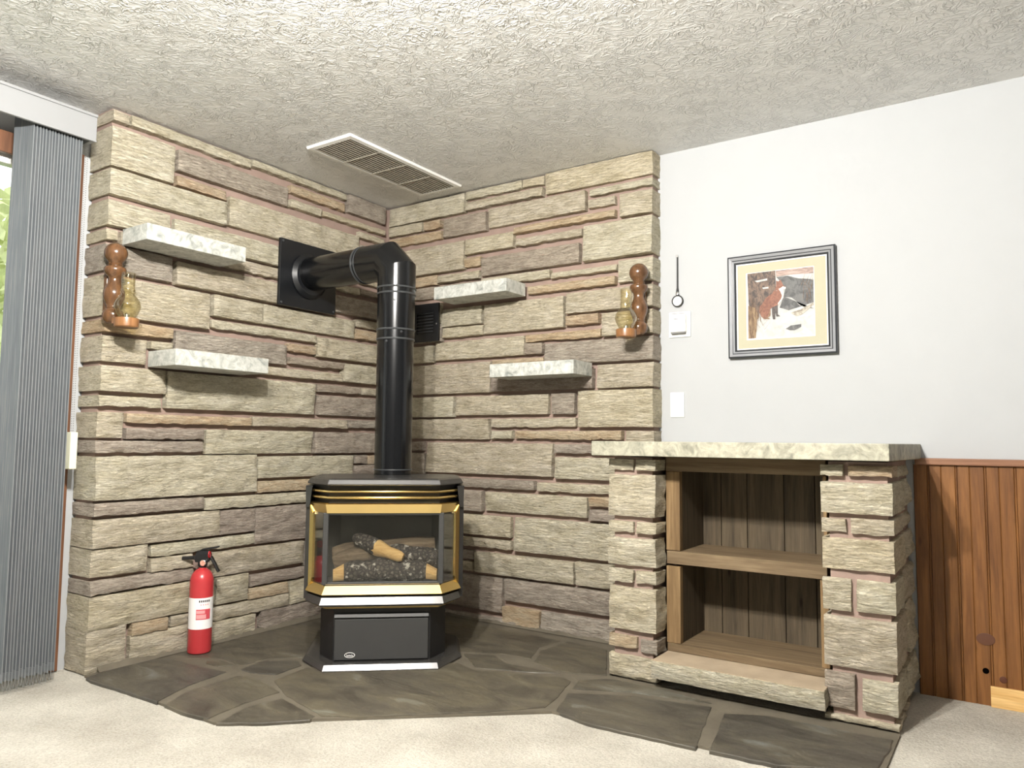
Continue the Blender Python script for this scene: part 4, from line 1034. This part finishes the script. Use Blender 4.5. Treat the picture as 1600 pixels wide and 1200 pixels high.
for i in range(46):
    left = i < 34
    u = rnd.uniform(0.02, 0.30) if left else rnd.uniform(0.80, 0.98); v = rnd.uniform(0.02, 0.5) if left else rnd.uniform(0.45, 0.75)
    du = rnd.uniform(-0.10, 0.12); dv = rnd.uniform(0.10, 0.26); wdt = 0.004
    pts = [(u, v), (u + wdt, v), (u + du + wdt*0.4, v + dv), (u + du, v + dv)]
    pp = [(ix0 + min(1, max(0, a))*(ix1-ix0), iz0 + min(1, max(0, b))*(iz1-iz0)) for a, b in pts]
    st.loft([[(x, -0.0144, z) for x, z in pp], [(x, -0.0146, z) for x, z in pp]])
o = st.build('print_grass_blades', A_TAIL, pic); o['kind'] = 'stuff'

# ------------------------------------------------------------------ small wall fittings
th = empty('thermostat', (1.795, WALL_Y, 1.464))
tag(th, 'small square white thermostat on the white wall beside the stone', 'thermostat')
MB().box((-0.053, -0.008, 0.0), (0.053, -0.0005, 0.120)).build('wall_plate', WHITE_PLASTIC, th, bevel=0.004)
MB().box((-0.040, -0.030, 0.022), (0.036, -0.008, 0.108)).build('body', WHITE_PLASTIC, th, bevel=0.004)
MB().box((-0.036, -0.027, 0.016), (0.033, -0.010, 0.0215)).build('setting_slot', GREY_PLASTIC, th)
MB().box((-0.018, -0.0306, 0.083), (0.002, -0.0300, 0.0855)).build('brand_mark', INK, th)
MB().box((-0.035, -0.026, 0.1085), (0.03, -0.010, 0.1105)).build('lever_gap', GREY_PLASTIC, th)

sw = empty('blank_switch_plate', (1.780, WALL_Y, 1.090))
tag(sw, 'plain white cover plate on the white wall just above the marble slab', 'cover plate')
MB().box((-0.034, -0.006, 0.0), (0.034, -0.0005, 0.116)).build('plate', WHITE_PLASTIC, sw, bevel=0.003)
for z_ in (0.018, 0.098):
    MB().lathe([(0.0035, 0), (0.0035, 0.001), (0.002, 0.0016)], 12, Matrix.Translation((0, -0.006, z_)) @ Matrix.Rotation(R(90), 4, 'X')).build('screw', WHITE_PLASTIC, sw, True)

hd = empty('hanging_dial', (1.786, WALL_Y, 1.60))
tag(hd, 'small round dial in a dark ring hanging from a black strap above the thermostat', 'thermometer')
hm = Matrix.Translation((0.0, -0.007, 0.036)) @ Matrix.Rotation(R(90), 4, 'X')
MB().lathe([(0.0225, -0.005), (0.0275, -0.005), (0.029, 0.0), (0.0275, 0.005), (0.0225, 0.005)], 32, hm, caps=False).build('rim', plain('dark_pewter', srgb(58, 58, 56), 0.35, metal=0.5), hd, True)
fc = MB().lathe([(0.0227, -0.003), (0.0227, 0.001)], 32, hm).build('face', LABEL_WHITE, hd)
for i in range(12):
    MB().box((-0.0006, 0.0165, 0.001), (0.0006, 0.0205, 0.0014), hm @ Matrix.Rotation(R(30*i), 4, 'Z')).build('tick', INK, fc)
MB().box((-0.0007, -0.003, 0.001), (0.0007, 0.015, 0.0016), hm @ Matrix.Rotation(R(48), 4, 'Z')).build('hand', INK, fc)
MB().lathe([(0.006, 0.064), (0.009, 0.066), (0.009, 0.074), (0.005, 0.080)], 16, Matrix.Translation((0, -0.007, 0))).build('crown', CHROME, hd, True)
MB().loft([[(-0.007, -0.010, 0.078), (0.007, -0.010, 0.078), (0.007, -0.004, 0.078), (-0.007, -0.004, 0.078)], [(-0.0035, -0.009, 0.10), (0.0035, -0.009, 0.10), (0.0035, -0.005, 0.10), (-0.0035, -0.005, 0.10)],
           [(-0.003, -0.007, 0.248), (0.003, -0.007, 0.248), (0.003, -0.004, 0.248), (-0.003, -0.004, 0.248)]]).build('strap', BLACK_PLASTIC, hd)
MB().lathe([(0.003, -0.0005), (0.003, 0.010), (0.007, 0.011), (0.006, 0.014)], 14, Matrix.Translation((0.0, 0.0, 0.250)) @ Matrix.Rotation(R(90), 4, 'X')).build('wall_hook', CHROME, hd, True)

# ------------------------------------------------------------------ vertical blind, drawn to one side
def vane_mat():
    mt, nt, b = new_mat('grey_striped_vane_fabric')
    v = coords(nt, (60, 60, 1.2))
    n = noise_tex(nt, v, 5, 3, 0.6)
    nt.links.new(ramp(nt, n, [(0.35, srgb(84, 89, 94)), (0.5, srgb(94, 99, 103)), (0.68, srgb(112, 114, 115))]), b.inputs['Base Color'])
    b.inputs['Roughness'].default_value = 0.8
    bump(nt, b, n, 0.2, 0.002)
    return mt
VANE = vane_mat()
VANE_EDGE = plain('pale_vane_edge', srgb(112, 116, 118), 0.7)
bl = empty('vertical_blind', (-0.05, -1.74, FLOOR))
tag(bl, 'grey vertical blind stacked beside the stone wall under a white valance', 'blind')
def bpart(name, mb, mat, parent=None, **kw):
    o = mb.build(name, mat, parent or bl, **kw)
    if parent is None: o.location = (0.05, 1.74, -FLOOR)
    return o
val = MB()
val.box((-0.012, -3.75, 2.178), (0.006, -1.712, 2.287)); val.box((-0.15, -1.730, 2.178), (-0.012, -1.712, 2.287))
val.box((0.006, -3.75, 2.278), (0.012, -1.712, 2.290)); val.box((0.006, -3.75, 2.175), (0.010, -1.712, 2.182))
bpart('valance', val, plain('silver_grey_valance', srgb(142, 143, 144), 0.45, var=0.01), bevel=0.002)
bpart('head_rail', MB().box((-0.085, -3.72, 2.235), (-0.045, -1.735, 2.270)), GREY_PLASTIC)
nv = 17
for i in range(nv):
    y = -1.772 - i*0.0112
    b = MB(); ang = R(24 + 1.2*math.sin(i*1.9))
    pts = []
    for k in range(6):
        t = k/5 - 0.5
        pts.append((-0.062 + t*0.089*math.cos(ang), y + t*0.089*math.sin(ang) + 0.0025*math.cos(t*math.pi)))
    th_ = 0.0011
    prof = [(x, yy) for x, yy in pts] + [(x, yy - th_) for x, yy in reversed(pts)]
    zb = 0.075 + 0.004*math.sin(i*2.7)
    b.loft([[(x, yy, zb) for x, yy in prof], [(x, yy, 2.232) for x, yy in prof]])
    o = bpart('vane', b, VANE, smooth=True)
    ed = MB().box((pts[-1][0] - 0.0005, pts[-1][1] - 0.0022, zb), (pts[-1][0] + 0.0012, pts[-1][1] + 0.0012, 2.23)); ed.build('vane_edge', VANE_EDGE, o)
    wt = MB().loft([[(px_, py_ - 0.0025, z_) for px_, py_ in pts[2:]] + [(px_, py_ + 0.0012, z_) for px_, py_ in reversed(pts[2:])] for z_ in (zb - 0.0005, zb + 0.030)]); wt.build('bottom_weight', VANE_EDGE, o)
    if i < nv - 1:   # sagging link chain to the next vane
        c = MB().tube([(pts[-1][0], pts[-1][1] - 0.0112*t_, zb + 0.012 - 0.045*math.sin(math.pi*t_)) for t_ in [j/8 for j in range(9)]], 0.0011, 6)
        c.build('link_chain', GREY_PLASTIC, o, True)
# bead chain in a loop and its holder on the stone return
ch = MB()
for s in (-1, 1):
    for i in range(130):
        z = 0.98 + i*0.00945
        ch.add([(-0.055 + s*0.008 + p[0]*0.0024, -1.718 + p[1]*0.0024, z + p[2]*0.0024) for p in ((1,0,0),(-1,0,0),(0,1,0),(0,-1,0),(0,0,1),(0,0,-1))],
               [(0,2,4),(2,1,4),(1,3,4),(3,0,4),(2,0,5),(1,2,5),(3,1,5),(0,3,5)])
o = bpart('bead_chain', ch, GREY_PLASTIC); o['kind'] = 'stuff'
bpart('chain_holder', MB().box((-0.075, -1.731, 0.845), (-0.035, -1.703, 0.992)), CREAM_PLASTIC, bevel=0.003)

# ------------------------------------------------------------------ ceiling lamp that lights the room
BULB = emit_mat('lit_bulb', (1.0, 0.97, 0.915), LAMP_STRENGTH)
cl = empty('ceiling_lamp', (2.12, -2.65, CEIL))
tag(cl, 'twin bulb ceiling lamp with an added dark pan shielding the ceiling', 'ceiling lamp')
MB().lathe([(0.0, -0.001), (0.31, -0.001), (0.335, -0.030), (0.325, -0.034), (0.29, -0.012), (0.0, -0.014)], 48).build('plate', plain('dark_light_shield', srgb(70, 54, 40), 0.6, spec=0.2), cl, True)  # wide dark pan, added to keep bulb light off the ceiling above
for s in (-1, 1):
    c = Vector((s*0.105, s*0.07, -0.03))
    MB().tube([c + Vector((0, 0, 0.01)), c + Vector((0, 0, -0.06))], 0.02, 16).build('socket', VENT_WHITE, cl, True)
    MB().lathe([(0.016, -0.06), (0.024, -0.075), (0.03, -0.095), (0.03, -0.11), (0.022, -0.127), (0.008, -0.135)], 16, Matrix.Translation(c)).build('bulb', BULB, cl, True)
